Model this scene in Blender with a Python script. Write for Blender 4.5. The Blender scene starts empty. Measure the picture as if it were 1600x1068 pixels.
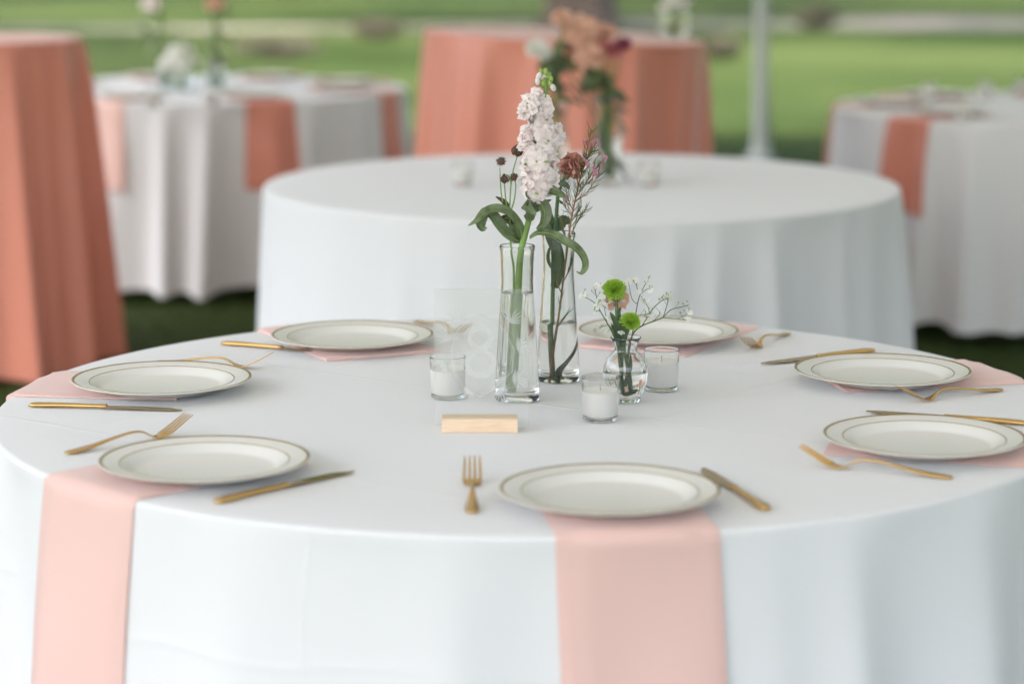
import bpy, math, random
import numpy as np
from mathutils import Vector, Matrix

random.seed(7)
S = bpy.context.scene
COL = S.collection

# ------------------------------------------------------------------ camera
CAM_H = 1.465
FPX = 85.0 / 36.0 * 1600.0
TILT = math.atan(667.0 / FPX)
cd = bpy.data.cameras.new('camera')
cam = bpy.data.objects.new('camera', cd)
COL.objects.link(cam)
cam.location = (0, 0, CAM_H)
cam.rotation_euler = (math.pi / 2 - TILT, 0, 0)
cd.lens = 85.0
cd.sensor_width = 36.0
cd.clip_start = 0.05
cd.clip_end = 2000
cd.dof.use_dof = True
cd.dof.focus_distance = 3.56
cd.dof.aperture_fstop = 2.4
S.camera = cam

# ------------------------------------------------------------------ light
SUN_EL = math.radians(57)
SUN_AZ = math.radians(-135)          # from +Y (away from the camera) towards -X
sdir = Vector((math.sin(SUN_AZ) * math.cos(SUN_EL), math.cos(SUN_AZ) * math.cos(SUN_EL), math.sin(SUN_EL)))
W = bpy.data.worlds.new('World')
S.world = W
W.use_nodes = True
wn = W.node_tree
sky = wn.nodes.new('ShaderNodeTexSky')
sky.sky_type = 'NISHITA'
sky.sun_disc = False
sky.sun_elevation = SUN_EL
sky.sun_rotation = SUN_AZ
sky.air_density = 1.0
sky.dust_density = 5.6
sky.ozone_density = 1.0
wn.links.new(sky.outputs[0], wn.nodes['Background'].inputs[0])
wn.nodes['Background'].inputs[1].default_value = 0.15
sl = bpy.data.lights.new('sun', 'SUN')
sl.energy = 2.2
sl.angle = math.radians(0.53)
sl.color = (1.0, 0.95, 0.87)
so = bpy.data.objects.new('sun', sl)
COL.objects.link(so)
so.rotation_euler = (-sdir).to_track_quat('-Z', 'Y').to_euler()
S.view_settings.view_transform = 'Standard'
S.view_settings.look = 'None'
S.view_settings.exposure = 2.40
S.view_settings.gamma = 1.0
S.view_settings.use_curve_mapping = False
S.render.engine = 'CYCLES'
S.cycles.use_denoising = True
S.cycles.max_bounces = 16
S.cycles.diffuse_bounces = 5
S.cycles.glossy_bounces = 6
S.cycles.transmission_bounces = 14
S.cycles.transparent_max_bounces = 16
S.cycles.caustics_refractive = True
S.cycles.caustics_reflective = True
S.cycles.sample_clamp_indirect = 12.0

# ------------------------------------------------------------------ pixel -> place (photo pixels, 1600 wide)
CT, ST = math.cos(TILT), math.sin(TILT)
def ray(x, y):
    dx, dy = (x - 800) / FPX, (y - 534) / FPX
    return Vector((dx, CT - dy * ST, -ST - dy * CT))
def un(x, y, z):                     # where the pixel's ray meets the level z
    d = ray(x, y)
    return d * ((z - CAM_H) / d.z) + Vector((0, 0, CAM_H))
def at(x, y, Y):                     # ... and the upright plane at depth Y
    d = ray(x, y)
    return d * (Y / d.y) + Vector((0, 0, CAM_H))

# ------------------------------------------------------------------ materials
def mat(name, base, rough=0.5, metal=0.0, spec=0.5, var=0.0, vscale=20.0, var2=None, bump=0.0, bscale=300.0,
        transl=0.0, sheen=0.0, stretch=None, trans_col=None, subsurf=0.0):
    m = bpy.data.materials.new(name)
    m.use_nodes = True
    nt = m.node_tree
    N, L = nt.nodes, nt.links
    b = N['Principled BSDF']
    b.inputs['Roughness'].default_value = rough
    b.inputs['Metallic'].default_value = metal
    b.inputs['Specular IOR Level'].default_value = spec
    b.inputs['Base Color'].default_value = (*base, 1)
    if sheen:
        b.inputs['Sheen Weight'].default_value = sheen
        b.inputs['Sheen Roughness'].default_value = 0.4
    if subsurf:
        b.inputs['Subsurface Weight'].default_value = subsurf
        b.inputs['Subsurface Radius'].default_value = (0.02, 0.015, 0.01)
    tc = N.new('ShaderNodeTexCoord')
    src = tc.outputs['Object']
    if stretch:
        mp = N.new('ShaderNodeMapping')
        mp.inputs['Scale'].default_value = stretch
        L.new(src, mp.inputs[0])
        src = mp.outputs[0]
    colout = None
    if var or var2:
        n = N.new('ShaderNodeTexNoise')
        n.inputs['Scale'].default_value = vscale
        n.inputs['Detail'].default_value = 5
        L.new(src, n.inputs['Vector'])
        r = N.new('ShaderNodeValToRGB')
        r.color_ramp.elements[0].position = 0.3
        r.color_ramp.elements[1].position = 0.7
        a = tuple(c * (1 - var) for c in base) if not var2 else base
        c2 = var2 if var2 else tuple(min(1, c * (1 + var)) for c in base)
        r.color_ramp.elements[0].color = (*a, 1)
        r.color_ramp.elements[1].color = (*c2, 1)
        L.new(n.outputs['Fac'], r.inputs[0])
        L.new(r.outputs[0], b.inputs['Base Color'])
        colout = r.outputs[0]
    if bump:
        n2 = N.new('ShaderNodeTexNoise')
        n2.inputs['Scale'].default_value = bscale
        n2.inputs['Detail'].default_value = 3
        L.new(src, n2.inputs['Vector'])
        bp = N.new('ShaderNodeBump')
        bp.inputs['Strength'].default_value = bump
        bp.inputs['Distance'].default_value = 0.002
        L.new(n2.outputs['Fac'], bp.inputs['Height'])
        L.new(bp.outputs[0], b.inputs['Normal'])
    if transl:
        t = N.new('ShaderNodeBsdfTranslucent')
        t.inputs[0].default_value = (*(trans_col or base), 1)
        if colout and not trans_col:
            L.new(colout, t.inputs[0])
        mx = N.new('ShaderNodeMixShader')
        mx.inputs[0].default_value = transl
        L.new(b.outputs[0], mx.inputs[1])
        L.new(t.outputs[0], mx.inputs[2])
        L.new(mx.outputs[0], N['Material Output'].inputs[0])
    return m

def glass_mat(name, col, ior=1.45, rough=0.0):
    m = bpy.data.materials.new(name)
    m.use_nodes = True
    b = m.node_tree.nodes['Principled BSDF']
    b.inputs['Base Color'].default_value = (*col, 1)
    b.inputs['Transmission Weight'].default_value = 1.0
    b.inputs['Roughness'].default_value = rough
    b.inputs['IOR'].default_value = ior
    return m

def linen_mat(name, base, crease=True, sheen=0.15):
    """white table linen: fine weave and pressed fold lines as relief"""
    m = mat(name, base, 0.75, spec=0.25, sheen=sheen, transl=0.12)
    nt = m.node_tree
    N, L = nt.nodes, nt.links
    b = N['Principled BSDF']
    tc = [n for n in N if n.type == 'TEX_COORD'][0]
    sep = N.new('ShaderNodeSeparateXYZ')
    L.new(tc.outputs['Object'], sep.inputs[0])
    def mth(op, a, c=None, v=None):
        n = N.new('ShaderNodeMath'); n.operation = op
        if hasattr(a, 'links'): L.new(a, n.inputs[0])
        else: n.inputs[0].default_value = a
        if c is not None:
            if hasattr(c, 'links'): L.new(c, n.inputs[1])
            else: n.inputs[1].default_value = c
        return n.outputs[0]
    wob = N.new('ShaderNodeTexNoise'); wob.inputs['Scale'].default_value = 5.0
    L.new(tc.outputs['Object'], wob.inputs['Vector'])
    wv = mth('MULTIPLY', mth('SUBTRACT', wob.outputs['Fac'], 0.5), 0.03)
    a = math.radians(-36)
    nx, ny = -math.sin(a), math.cos(a)
    d1 = mth('ADD', mth('ADD', mth('MULTIPLY', sep.outputs[0], nx), mth('MULTIPLY', sep.outputs[1], ny)), wv)
    d2 = mth('ADD', mth('SUBTRACT', mth('MULTIPLY', sep.outputs[0], ny), mth('MULTIPLY', sep.outputs[1], nx)), wv)
    wob2 = N.new('ShaderNodeTexNoise'); wob2.inputs['Scale'].default_value = 1.7
    L.new(tc.outputs['Object'], wob2.inputs['Vector'])
    def ridge(d, period, off, wdt):
        # distance to the nearest pressed line of a family that repeats every `period`
        p = mth('SUBTRACT', mth('FLOORED_MODULO', mth('ADD', d, off), period), period / 2)
        q = mth('DIVIDE', mth('ABSOLUTE', p), wdt)
        return mth('MAXIMUM', mth('SUBTRACT', 1.0, q), 0.0)
    h = mth('ADD', ridge(d1, 0.52, 0.26, 0.006), mth('MULTIPLY', ridge(d2, 0.62, 0.10, 0.006), 0.6))
    zr = mth('ADD', sep.outputs[2], mth('MULTIPLY', wv, 1.5))
    h = mth('ADD', h, mth('MULTIPLY', mth('MULTIPLY', ridge(zr, 0.36, 0.30, 0.010), 0.55), mth('MAXIMUM', mth('MINIMUM', mth('MULTIPLY', mth('SUBTRACT', 0.12, sep.outputs[0]), 3.0), 1.0), 0.0)))
    soft = N.new('ShaderNodeTexNoise'); soft.inputs['Scale'].default_value = 9.0; soft.inputs['Detail'].default_value = 4
    L.new(tc.outputs['Object'], soft.inputs['Vector'])
    weave = N.new('ShaderNodeTexNoise'); weave.inputs['Scale'].default_value = 900.0
    L.new(tc.outputs['Object'], weave.inputs['Vector'])
    hh = mth('ADD', mth('ADD', mth('MULTIPLY', h, 0.6 if crease else 0.15), mth('MULTIPLY', soft.outputs['Fac'], 1.2)),
             mth('MULTIPLY', weave.outputs['Fac'], 0.10))
    bp = N.new('ShaderNodeBump')
    bp.inputs['Strength'].default_value = 0.8
    bp.inputs['Distance'].default_value = 0.0022
    L.new(hh, bp.inputs['Height'])
    L.new(bp.outputs[0], b.inputs['Normal'])
    return m

M = {}
M['linen'] = linen_mat('white_linen', (0.80, 0.80, 0.80))
M['linen_far'] = linen_mat('white_linen_plain', (0.79, 0.795, 0.80), crease=False)
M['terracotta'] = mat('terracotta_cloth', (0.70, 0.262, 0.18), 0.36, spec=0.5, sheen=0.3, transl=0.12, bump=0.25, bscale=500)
M['napkin'] = mat('dusty_pink_cloth', (0.78, 0.525, 0.465), 0.6, spec=0.3, sheen=0.3, transl=0.06, bump=0.3, bscale=700)
M['plate'] = mat('ivory_plate', (0.70, 0.69, 0.645), 0.22, spec=0.5)
M['gold'] = mat('brushed_gold', (0.66, 0.42, 0.155), 0.14, metal=1.0, bump=0.03, bscale=150)
M['blade'] = mat('gold_dark_reflection', (0.40, 0.28, 0.125), 0.10, metal=1.0)  # same gold as the handle, dark reflections painted into its colour
M['gold_line'] = mat('gold_foil', (0.42, 0.29, 0.09), 0.26, metal=0.9)
M['glass'] = glass_mat('clear_glass', (0.985, 0.992, 0.982))
M['water'] = glass_mat('water', (0.985, 0.99, 0.98), 1.333)
M['wax'] = mat('white_wax', (0.96, 0.94, 0.90), 0.5)
M['wick'] = mat('cotton_wick', (0.6, 0.55, 0.45), 0.9)
M['wood'] = mat('pale_pine', (0.80, 0.62, 0.44), 0.5, var2=(0.70, 0.51, 0.33), vscale=14, stretch=(3, 30, 30), bump=0.1, bscale=60)
M['stem'] = mat('fresh_stem', (0.20, 0.33, 0.08), 0.5, var=0.2, vscale=40, transl=0.1)
M['stem_dark'] = mat('dark_stem', (0.07, 0.13, 0.05), 0.5, var=0.2, vscale=40)
M['stem_brown'] = mat('woody_stem', (0.26, 0.12, 0.045), 0.6, var=0.3, vscale=80)
M['leaf'] = mat('grey_green_leaf', (0.15, 0.195, 0.095), 0.42, var=0.45, vscale=70, transl=0.25, bump=0.2, bscale=150)
M['leaf_dark'] = mat('dark_leaf', (0.075, 0.115, 0.055), 0.45, var=0.3, vscale=45, transl=0.2)
M['leaf_brown'] = mat('withered_leaf', (0.075, 0.055, 0.03), 0.7, var=0.4, vscale=60)
M['needle'] = mat('needle_leaf', (0.12, 0.18, 0.05), 0.5, var=0.3, vscale=80, transl=0.15)
M['petal'] = mat('blush_petal', (0.95, 0.83, 0.82), 0.6, spec=0.2, var2=(0.96, 0.92, 0.90), vscale=60, transl=0.32)
M['bud_green'] = mat('bud_green', (0.30, 0.40, 0.10), 0.5, var=0.3, vscale=120)
M['mauve'] = mat('dusty_mauve_petal', (0.40, 0.155, 0.13), 0.6, var2=(0.66, 0.34, 0.27), vscale=110, transl=0.2)
M['pod'] = mat('brown_seed_pod', (0.055, 0.028, 0.024), 0.7, var2=(0.16, 0.085, 0.04), vscale=160)
M['pink_bud'] = mat('pink_bud', (0.58, 0.25, 0.33), 0.5, var=0.25, vscale=150, transl=0.15)
M['lime'] = mat('lime_petal', (0.33, 0.52, 0.05), 0.5, var2=(0.44, 0.64, 0.10), vscale=120, transl=0.25)
M['white_petal'] = mat('white_petal', (0.84, 0.84, 0.78), 0.6, transl=0.25)
M['peach'] = mat('peach_petal', (0.68, 0.36, 0.24), 0.6, var2=(0.76, 0.50, 0.38), vscale=80, transl=0.2)
M['rose_pink'] = mat('pink_petal', (0.62, 0.20, 0.22), 0.6, var=0.2, vscale=60, transl=0.2)
M['plum'] = mat('plum_petal', (0.20, 0.03, 0.07), 0.6, var=0.3, vscale=60, transl=0.2)
M['ground'] = None
M['steel'] = mat('painted_steel', (0.25, 0.25, 0.26), 0.5, metal=0.3)
M['board'] = mat('table_board', (0.55, 0.5, 0.42), 0.6, var=0.1, vscale=30)
M['pole'] = mat('white_aluminium', (0.52, 0.54, 0.50), 0.4, var=0.04, vscale=8)
M['vinyl'] = mat('white_tent_vinyl', (0.55, 0.55, 0.53), 0.6, transl=0.08, trans_col=(0.80, 0.79, 0.76))
M['bark'] = mat('tree_bark', (0.07, 0.05, 0.036), 0.9, var=0.4, vscale=6, bump=0.8, bscale=20, stretch=(1, 1, 0.25))
M['crown'] = mat('tree_leaf', (0.07, 0.13, 0.03), 0.5, var=0.4, vscale=1.5, transl=0.3)
M['shrub'] = mat('shrub_leaf', (0.05, 0.045, 0.022), 0.7, var=0.4, vscale=6, transl=0.1)
M['gravel'] = mat('pale_gravel', (0.06, 0.08, 0.032), 0.9, var2=(0.20, 0.165, 0.145), vscale=0.42, bump=0.5, bscale=60)
M['grass_blade'] = mat('grass_blade', (0.045, 0.085, 0.014), 0.5, var2=(0.075, 0.115, 0.025), vscale=1.2, transl=0.25)

def acrylic(name, face, gloss=0.06):
    m = bpy.data.materials.new(name)
    m.use_nodes = True
    N, L = m.node_tree.nodes, m.node_tree.links
    N.remove(N['Principled BSDF'])
    t = N.new('ShaderNodeBsdfTransparent'); t.inputs[0].default_value = (0.985, 0.99, 0.985, 1)
    d = N.new('ShaderNodeBsdfDiffuse'); d.inputs[0].default_value = (0.9, 0.91, 0.9, 1)
    tr = N.new('ShaderNodeBsdfTranslucent'); tr.inputs[0].default_value = (0.9, 0.91, 0.9, 1)
    ad = N.new('ShaderNodeMixShader'); ad.inputs[0].default_value = 0.5
    L.new(d.outputs[0], ad.inputs[1]); L.new(tr.outputs[0], ad.inputs[2])
    mx = N.new('ShaderNodeMixShader'); mx.inputs[0].default_value = face
    L.new(t.outputs[0], mx.inputs[1]); L.new(ad.outputs[0], mx.inputs[2])
    g = N.new('ShaderNodeBsdfGlossy'); g.inputs['Roughness'].default_value = 0.05
    fr = N.new('ShaderNodeFresnel'); fr.inputs[0].default_value = 1.2
    mg = N.new('ShaderNodeMixShader')
    L.new(fr.outputs[0], mg.inputs[0]); L.new(mx.outputs[0], mg.inputs[1]); L.new(g.outputs[0], mg.inputs[2])
    L.new(mg.outputs[0], N['Material Output'].inputs[0])
    return m
M['acrylic'] = acrylic('frosted_acrylic', 0.13)
M['acrylic_edge'] = acrylic('acrylic_edge', 0.35)
M['print'] = acrylic('white_print', 0.5)

# ------------------------------------------------------------------ mesh helpers
class MB:
    def __init__(s):
        s.v, s.f = [], []
    def add(s, v, f):
        o = len(s.v)
        s.v += [tuple(p) for p in v]
        s.f += [tuple(i + o for i in q) for q in f]
        return s
    def grid(s, rows, close=False):
        """rows: list of equally long point lists"""
        n = len(rows[0]); f = []
        for i in range(len(rows) - 1):
            for j in range(n if close else n - 1):
                k = (j + 1) % n
                f.append((i * n + j, i * n + k, (i + 1) * n + k, (i + 1) * n + j))
        return s.add([p for r in rows for p in r], f)
    def box(s, x0, x1, y0, y1, z0, z1):
        v = [(x, y, z) for z in (z0, z1) for y in (y0, y1) for x in (x0, x1)]
        return s.add(v, [(0, 2, 3, 1), (4, 5, 7, 6), (0, 1, 5, 4), (2, 6, 7, 3), (0, 4, 6, 2), (1, 3, 7, 5)])
    def lathe(s, prof, n=48, c=(0, 0, 0)):
        rows = [[(c[0] + r * math.cos(2 * math.pi * j / n), c[1] + r * math.sin(2 * math.pi * j / n), c[2] + z) for j in range(n)] for r, z in prof]
        return s.grid(rows, True)
    def tube(s, pts, rad, n=7, k=4):
        pts = smooth([Vector(p) for p in pts], k) if k > 1 and len(pts) > 2 else [Vector(p) for p in pts]
        m = len(pts)
        if not hasattr(rad, '__len__'): rad = [rad, rad]
        t0 = None; rows = []
        for i, p in enumerate(pts):
            t = (pts[min(i + 1, m - 1)] - pts[max(i - 1, 0)]).normalized()
            if t0 is None:
                u = t.orthogonal().normalized()
            else:
                u = (u - t * u.dot(t)).normalized()
            t0 = t
            w = t.cross(u)
            x = i / (m - 1) * (len(rad) - 1); a = min(int(x), len(rad) - 2)
            r = rad[a] + (rad[a + 1] - rad[a]) * (x - a)
            rows.append([p + (u * math.cos(2 * math.pi * j / n) + w * math.sin(2 * math.pi * j / n)) * r for j in range(n)])
        o = len(s.v)
        s.grid(rows, True)
        s.f.append(tuple(range(o + n - 1, o - 1, -1)))
        e = o + (m - 1) * n
        s.f.append(tuple(range(e, e + n)))
        return s
    def leaf(s, pts, w, up=(0, -0.4, 1), fold=0.25, wave=0.0, k=4, prof=None):
        pts = smooth([Vector(p) for p in pts], k) if k > 1 and len(pts) > 2 else [Vector(p) for p in pts]
        m = len(pts); rows = []
        up = Vector(up)
        for i, p in enumerate(pts):
            t = (pts[min(i + 1, m - 1)] - pts[max(i - 1, 0)]).normalized()
            sd = t.cross(up)
            if sd.length < 1e-4: sd = t.orthogonal()
            sd.normalize()
            nm = sd.cross(t)
            x = i / (m - 1)
            ww = w * (prof(x) if prof else (math.sin(math.pi * min(1, (0.04 + 0.96 * x)) ** 0.8) ** 0.8 * 0.97 + 0.03))
            rows.append([p + sd * (u * ww) + nm * (abs(u) * fold * ww + wave * ww * math.sin(9 * x + 3 * u) * abs(u)) for u in (-1, -0.5, 0, 0.5, 1)])
        return s.grid(rows)
    def ball(s, c, r, n=8, sq=1.0, jag=0.0, rnd=None):
        c = Vector(c); rows = []
        for i in range(n // 2 + 1):
            a = math.pi * i / (n // 2)
            row = []
            for j in range(n):
                b = 2 * math.pi * j / n
                q = r * (1 + (jag * (rnd or random).uniform(-1, 1) if jag else 0))
                row.append(c + Vector((q * math.sin(a) * math.cos(b), q * math.sin(a) * math.sin(b), q * sq * math.cos(a))))
            rows.append(row)
        return s.grid(rows, True)
    def move(s, M4):
        s.v = [tuple(M4 @ Vector(p)) for p in s.v]
        return s
    def mesh(s, name, material, smooth_=True):
        me = bpy.data.meshes.new(name)
        me.from_pydata(s.v, [], s.f)
        if smooth_:
            me.polygons.foreach_set('use_smooth', [True] * len(me.polygons))
        me.materials.append(material)
        me.update()
        return me

def smooth(p, k):
    out = []
    n = len(p)
    for i in range(n - 1):
        a, b, c, d = p[max(i - 1, 0)], p[i], p[i + 1], p[min(i + 2, n - 1)]
        for j in range(k):
            t = j / k
            out.append(0.5 * ((2 * b) + (c - a) * t + (2 * a - 5 * b + 4 * c - d) * t * t + (3 * b - a - 3 * c + d) * t ** 3))
    out.append(p[-1])
    return out

def obj(name, mb, material, parent=None, smooth_=True, loc=None):
    me = mb if isinstance(mb, bpy.types.Mesh) else mb.mesh(name, material, smooth_)
    o = bpy.data.objects.new(name, me)
    COL.objects.link(o)
    if parent: o.parent = parent
    if loc is not None: o.location = loc
    return o

def tag(o, label, cat, group=None):
    o['label'] = label; o['category'] = cat
    if group: o['group'] = group
    return o

def thing(name, label, cat, loc=(0, 0, 0), rz=0.0, group=None):
    o = bpy.data.objects.new(name, None)
    o.empty_display_size = 0.05
    COL.objects.link(o)
    o.location = loc; o.rotation_euler = (0, 0, rz)
    return tag(o, label, cat, group)

def copy_thing(src, loc, rz, label, group=None, scale=1.0):
    r = src.copy(); COL.objects.link(r)
    r.location = loc; r.rotation_euler = (0, 0, rz); r.scale = (scale,) * 3
    r['label'] = label
    if group: r['group'] = group
    for ch in list(src.children):
        c = ch.copy(); COL.objects.link(c); c.parent = r
        for g in list(ch.children):
            d = g.copy(); COL.objects.link(d); d.parent = c
    return r

def auto(o, deg=35):
    me = o.data
    me.set_sharp_from_angle(angle=math.radians(deg))

# ------------------------------------------------------------------ the setting
def ground_material():
    m = mat('lawn', (0.07, 0.12, 0.028), 0.8, spec=0.08)
    N, L = m.node_tree.nodes, m.node_tree.links
    b = N['Principled BSDF']
    tc = [n for n in N if n.type == 'TEX_COORD'][0]
    def noise(sc, det=5):
        n = N.new('ShaderNodeTexNoise'); n.inputs['Scale'].default_value = sc; n.inputs['Detail'].default_value = det
        L.new(tc.outputs['Object'], n.inputs['Vector']); return n.outputs['Fac']
    r = N.new('ShaderNodeValToRGB')
    r.color_ramp.elements[0].position = 0.32; r.color_ramp.elements[0].color = (0.022, 0.044, 0.007, 1)
    r.color_ramp.elements[1].position = 0.68; r.color_ramp.elements[1].color = (0.072, 0.098, 0.030, 1)
    e3 = r.color_ramp.elements.new(0.85); e3.color = (0.15, 0.185, 0.085, 1)
    L.new(noise(0.22, 4), r.inputs[0])
    r2 = N.new('ShaderNodeValToRGB')
    r2.color_ramp.elements[0].position = 0.3; r2.color_ramp.elements[0].color = (0.45, 0.45, 0.42, 1)
    r2.color_ramp.elements[1].position = 0.7; r2.color_ramp.elements[1].color = (1, 1, 1, 1)
    L.new(noise(40, 3), r2.inputs[0])
    mx = N.new('ShaderNodeMix'); mx.data_type = 'RGBA'; mx.blend_type = 'MULTIPLY'; mx.inputs['Factor'].default_value = 0.8
    L.new(r.outputs[0], mx.inputs['A']); L.new(r2.outputs[0], mx.inputs['B'])
    L.new(mx.outputs['Result'], b.inputs['Base Color'])
    bp = N.new('ShaderNodeBump'); bp.inputs['Strength'].default_value = 0.9; bp.inputs['Distance'].default_value = 0.03
    L.new(noise(60, 2), bp.inputs['Height']); L.new(bp.outputs[0], b.inputs['Normal'])
    return m
gm = MB()
rr = [-600, -120, -60, -30, -15, 0, 15, 30, 45, 60, 120, 600]
gm.grid([[(x, y, 0.0) for x in rr] for y in rr])
g = obj('lawn', gm, ground_material(), smooth_=False)
g['kind'] = 'structure'

pm = MB()
rows = []
for i in range(41):
    x = -45 + i * 2.4
    yc = 32.6 + 0.125 * (x - 1) + 0.35 * math.sin(x * 0.45)
    hw = 0.55 + max(0, min(1.5, (x + 2) * 0.16)) + 0.15 * math.sin(x * 1.3)
    rows.append([(x, yc - hw, 0.004), (x, yc + hw, 0.004)])
pm.grid(rows)
p = obj('gravel_path', pm, M['gravel'], smooth_=False)
p['kind'] = 'structure'

# short grass standing on the lawn round the tables
rng = np.random.default_rng(3)
NB = 120000
gx = rng.uniform(-5.5, 6.0, NB); gy = 2.0 + 15.0 * rng.random(NB)
hh = rng.uniform(0.02, 0.05, NB); ga = rng.uniform(0, 6.283, NB)
lean = rng.uniform(-0.02, 0.02, (NB, 2)); bw = rng.uniform(0.002, 0.004, NB)
V = np.zeros((NB, 3, 3))
V[:, 0] = np.stack([gx - np.cos(ga) * bw, gy - np.sin(ga) * bw, gx * 0 - 0.002], 1)
V[:, 1] = np.stack([gx + np.cos(ga) * bw, gy + np.sin(ga) * bw, gx * 0 - 0.002], 1)
V[:, 2] = np.stack([gx + lean[:, 0], gy + lean[:, 1], hh], 1)
me = bpy.data.meshes.new('short_grass')
me.vertices.add(NB * 3); me.loops.add(NB * 3); me.polygons.add(NB)
me.vertices.foreach_set('co', V.reshape(-1))
me.loops.foreach_set('vertex_index', np.arange(NB * 3, dtype=np.int32))
me.polygons.foreach_set('loop_start', np.arange(0, NB * 3, 3, dtype=np.int32))
me.update(calc_edges=True)
me.materials.append(M['grass_blade'])
go = obj('short_grass', me, None)
go['kind'] = 'stuff'
tag(go, 'short green grass growing under and around the tables', 'grass')

# the tree on the lawn
def build_tree(loc):
    t = thing('tree', 'thick brown tree trunk rising from the lawn beside the gravel path', 'tree', loc)
    R = random.Random(11)
    m = MB()
    m.tube([(0, 0, -0.1), (0.02, 0, 0.35), (0.03, 0.02, 1.5), (0.0, 0.05, 3.4)], [0.62, 0.46, 0.40, 0.36], 14, 5)
    tips = []
    for i in range(8):
        a = i * 0.785 + R.uniform(-.3, .3); ln = R.uniform(3.2, 5.4); z0 = R.uniform(2.4, 3.4)
        e = (math.cos(a) * ln, math.sin(a) * ln, z0 + R.uniform(1.6, 4.8))
        mid = (math.cos(a) * ln * .45, math.sin(a) * ln * .45, z0 + (e[2] - z0) * .6)
        m.tube([(0, 0, z0), mid, e], [0.19, 0.12, 0.04], 8, 4)
        tips += [Vector(e), Vector(mid) * 0.6 + Vector(e) * 0.4]
    m.tube([(0, .05, 3.3), (.3, -.2, 5.5), (.1, .2, 8.5)], [0.34, .2, .05], 10, 4)
    tips += [Vector((.1, .2, 8.5)), Vector((.3, -.2, 6.8))]
    obj('trunk', m, M['bark'], t)
    c = MB()
    clumps = []
    for q in tips:
        for _ in range(5):
            clumps.append((q + Vector((R.gauss(0, 1.0), R.gauss(0, 1.0), R.gauss(0.2, 0.8))), R.uniform(0.7, 1.3)))
    for q, r in clumps:
        for _ in range(85):
            d = Vector((R.gauss(0, 1), R.gauss(0, 1), R.gauss(0, 1))).normalized() * r * R.random() ** 0.4
            o = q + d
            u = Vector((R.gauss(0, 1), R.gauss(0, 1), R.gauss(0, .5))).normalized()
            w = u.orthogonal().normalized()
            s = R.uniform(0.10, 0.19)
            c.add([o - u * s, o + w * s * .5, o + u * s, o - w * s * .5], [(0, 1, 2, 3)])
    obj('crown', c, M['crown'], t, smooth_=False)
    return t
TREE = un(905, 45, 0.0)
tree0 = build_tree((TREE.x, TREE.y, 0))
copy_thing(tree0, (-11.0, 24.5, 0), 2.1, 'leafy tree shading the lawn past the terracotta bar table', scale=1.0)
RT = random.Random(8)
for i in range(12):
    copy_thing(tree0, (-44 + i * 8.0 + RT.uniform(-2, 2), 50 + RT.uniform(-3, 8), 0), RT.uniform(0, 6.28),
               'leafy tree in the row across the lawn past the gravel path', 'trees in the row across the lawn', RT.uniform(1.5, 1.95))

def low_shrub(x, y, wpx, hgt_, label, seed):
    q = un(x, y, 0.0); R = random.Random(seed)
    wd = wpx / FPX * q.y
    t = thing('low_shrub', label, 'shrub', (q.x, q.y, 0), group='low shrubs on the lawn')
    m = MB()
    for i in range(5):
        a = i * 1.3; m.tube([(0, 0, -.02), (math.cos(a) * wd * .2, math.sin(a) * wd * .2, hgt_ * .7)], [.012, .005], 6, 1)
    obj('stems', m, M['bark'], t)
    c = MB()
    for _ in range(420):
        u = Vector((R.gauss(0, 1), R.gauss(0, 1), R.gauss(0, 1))).normalized() * R.random() ** .4
        o = Vector((u.x * wd * .5, u.y * wd * .4, hgt_ * .55 + u.z * hgt_ * .5))
        d = Vector((R.gauss(0, 1), R.gauss(0, 1), R.gauss(0, 1))).normalized(); w = d.orthogonal().normalized(); s_ = R.uniform(.03, .055)
        c.add([o - d * s_, o + w * s_ * .45, o + d * s_, o - w * s_ * .45], [(0, 1, 2, 3)])
    obj('foliage', c, M['shrub'], t, smooth_=False)
low_shrub(430, 92, 150, .22, 'low dark brown shrub behind the pleated white cloth, past the tent', 1)
low_shrub(1128, 92, 60, .22, 'low dark brown shrub between the wide terracotta table and tent pole', 2)
low_shrub(1275, 46, 80, .30, 'low dark brown shrub at the edge of the gravel path', 3)
low_shrub(590, 62, 90, .25, 'low dark brown shrub beside the gravel path, behind the terracotta table', 4)

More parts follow.
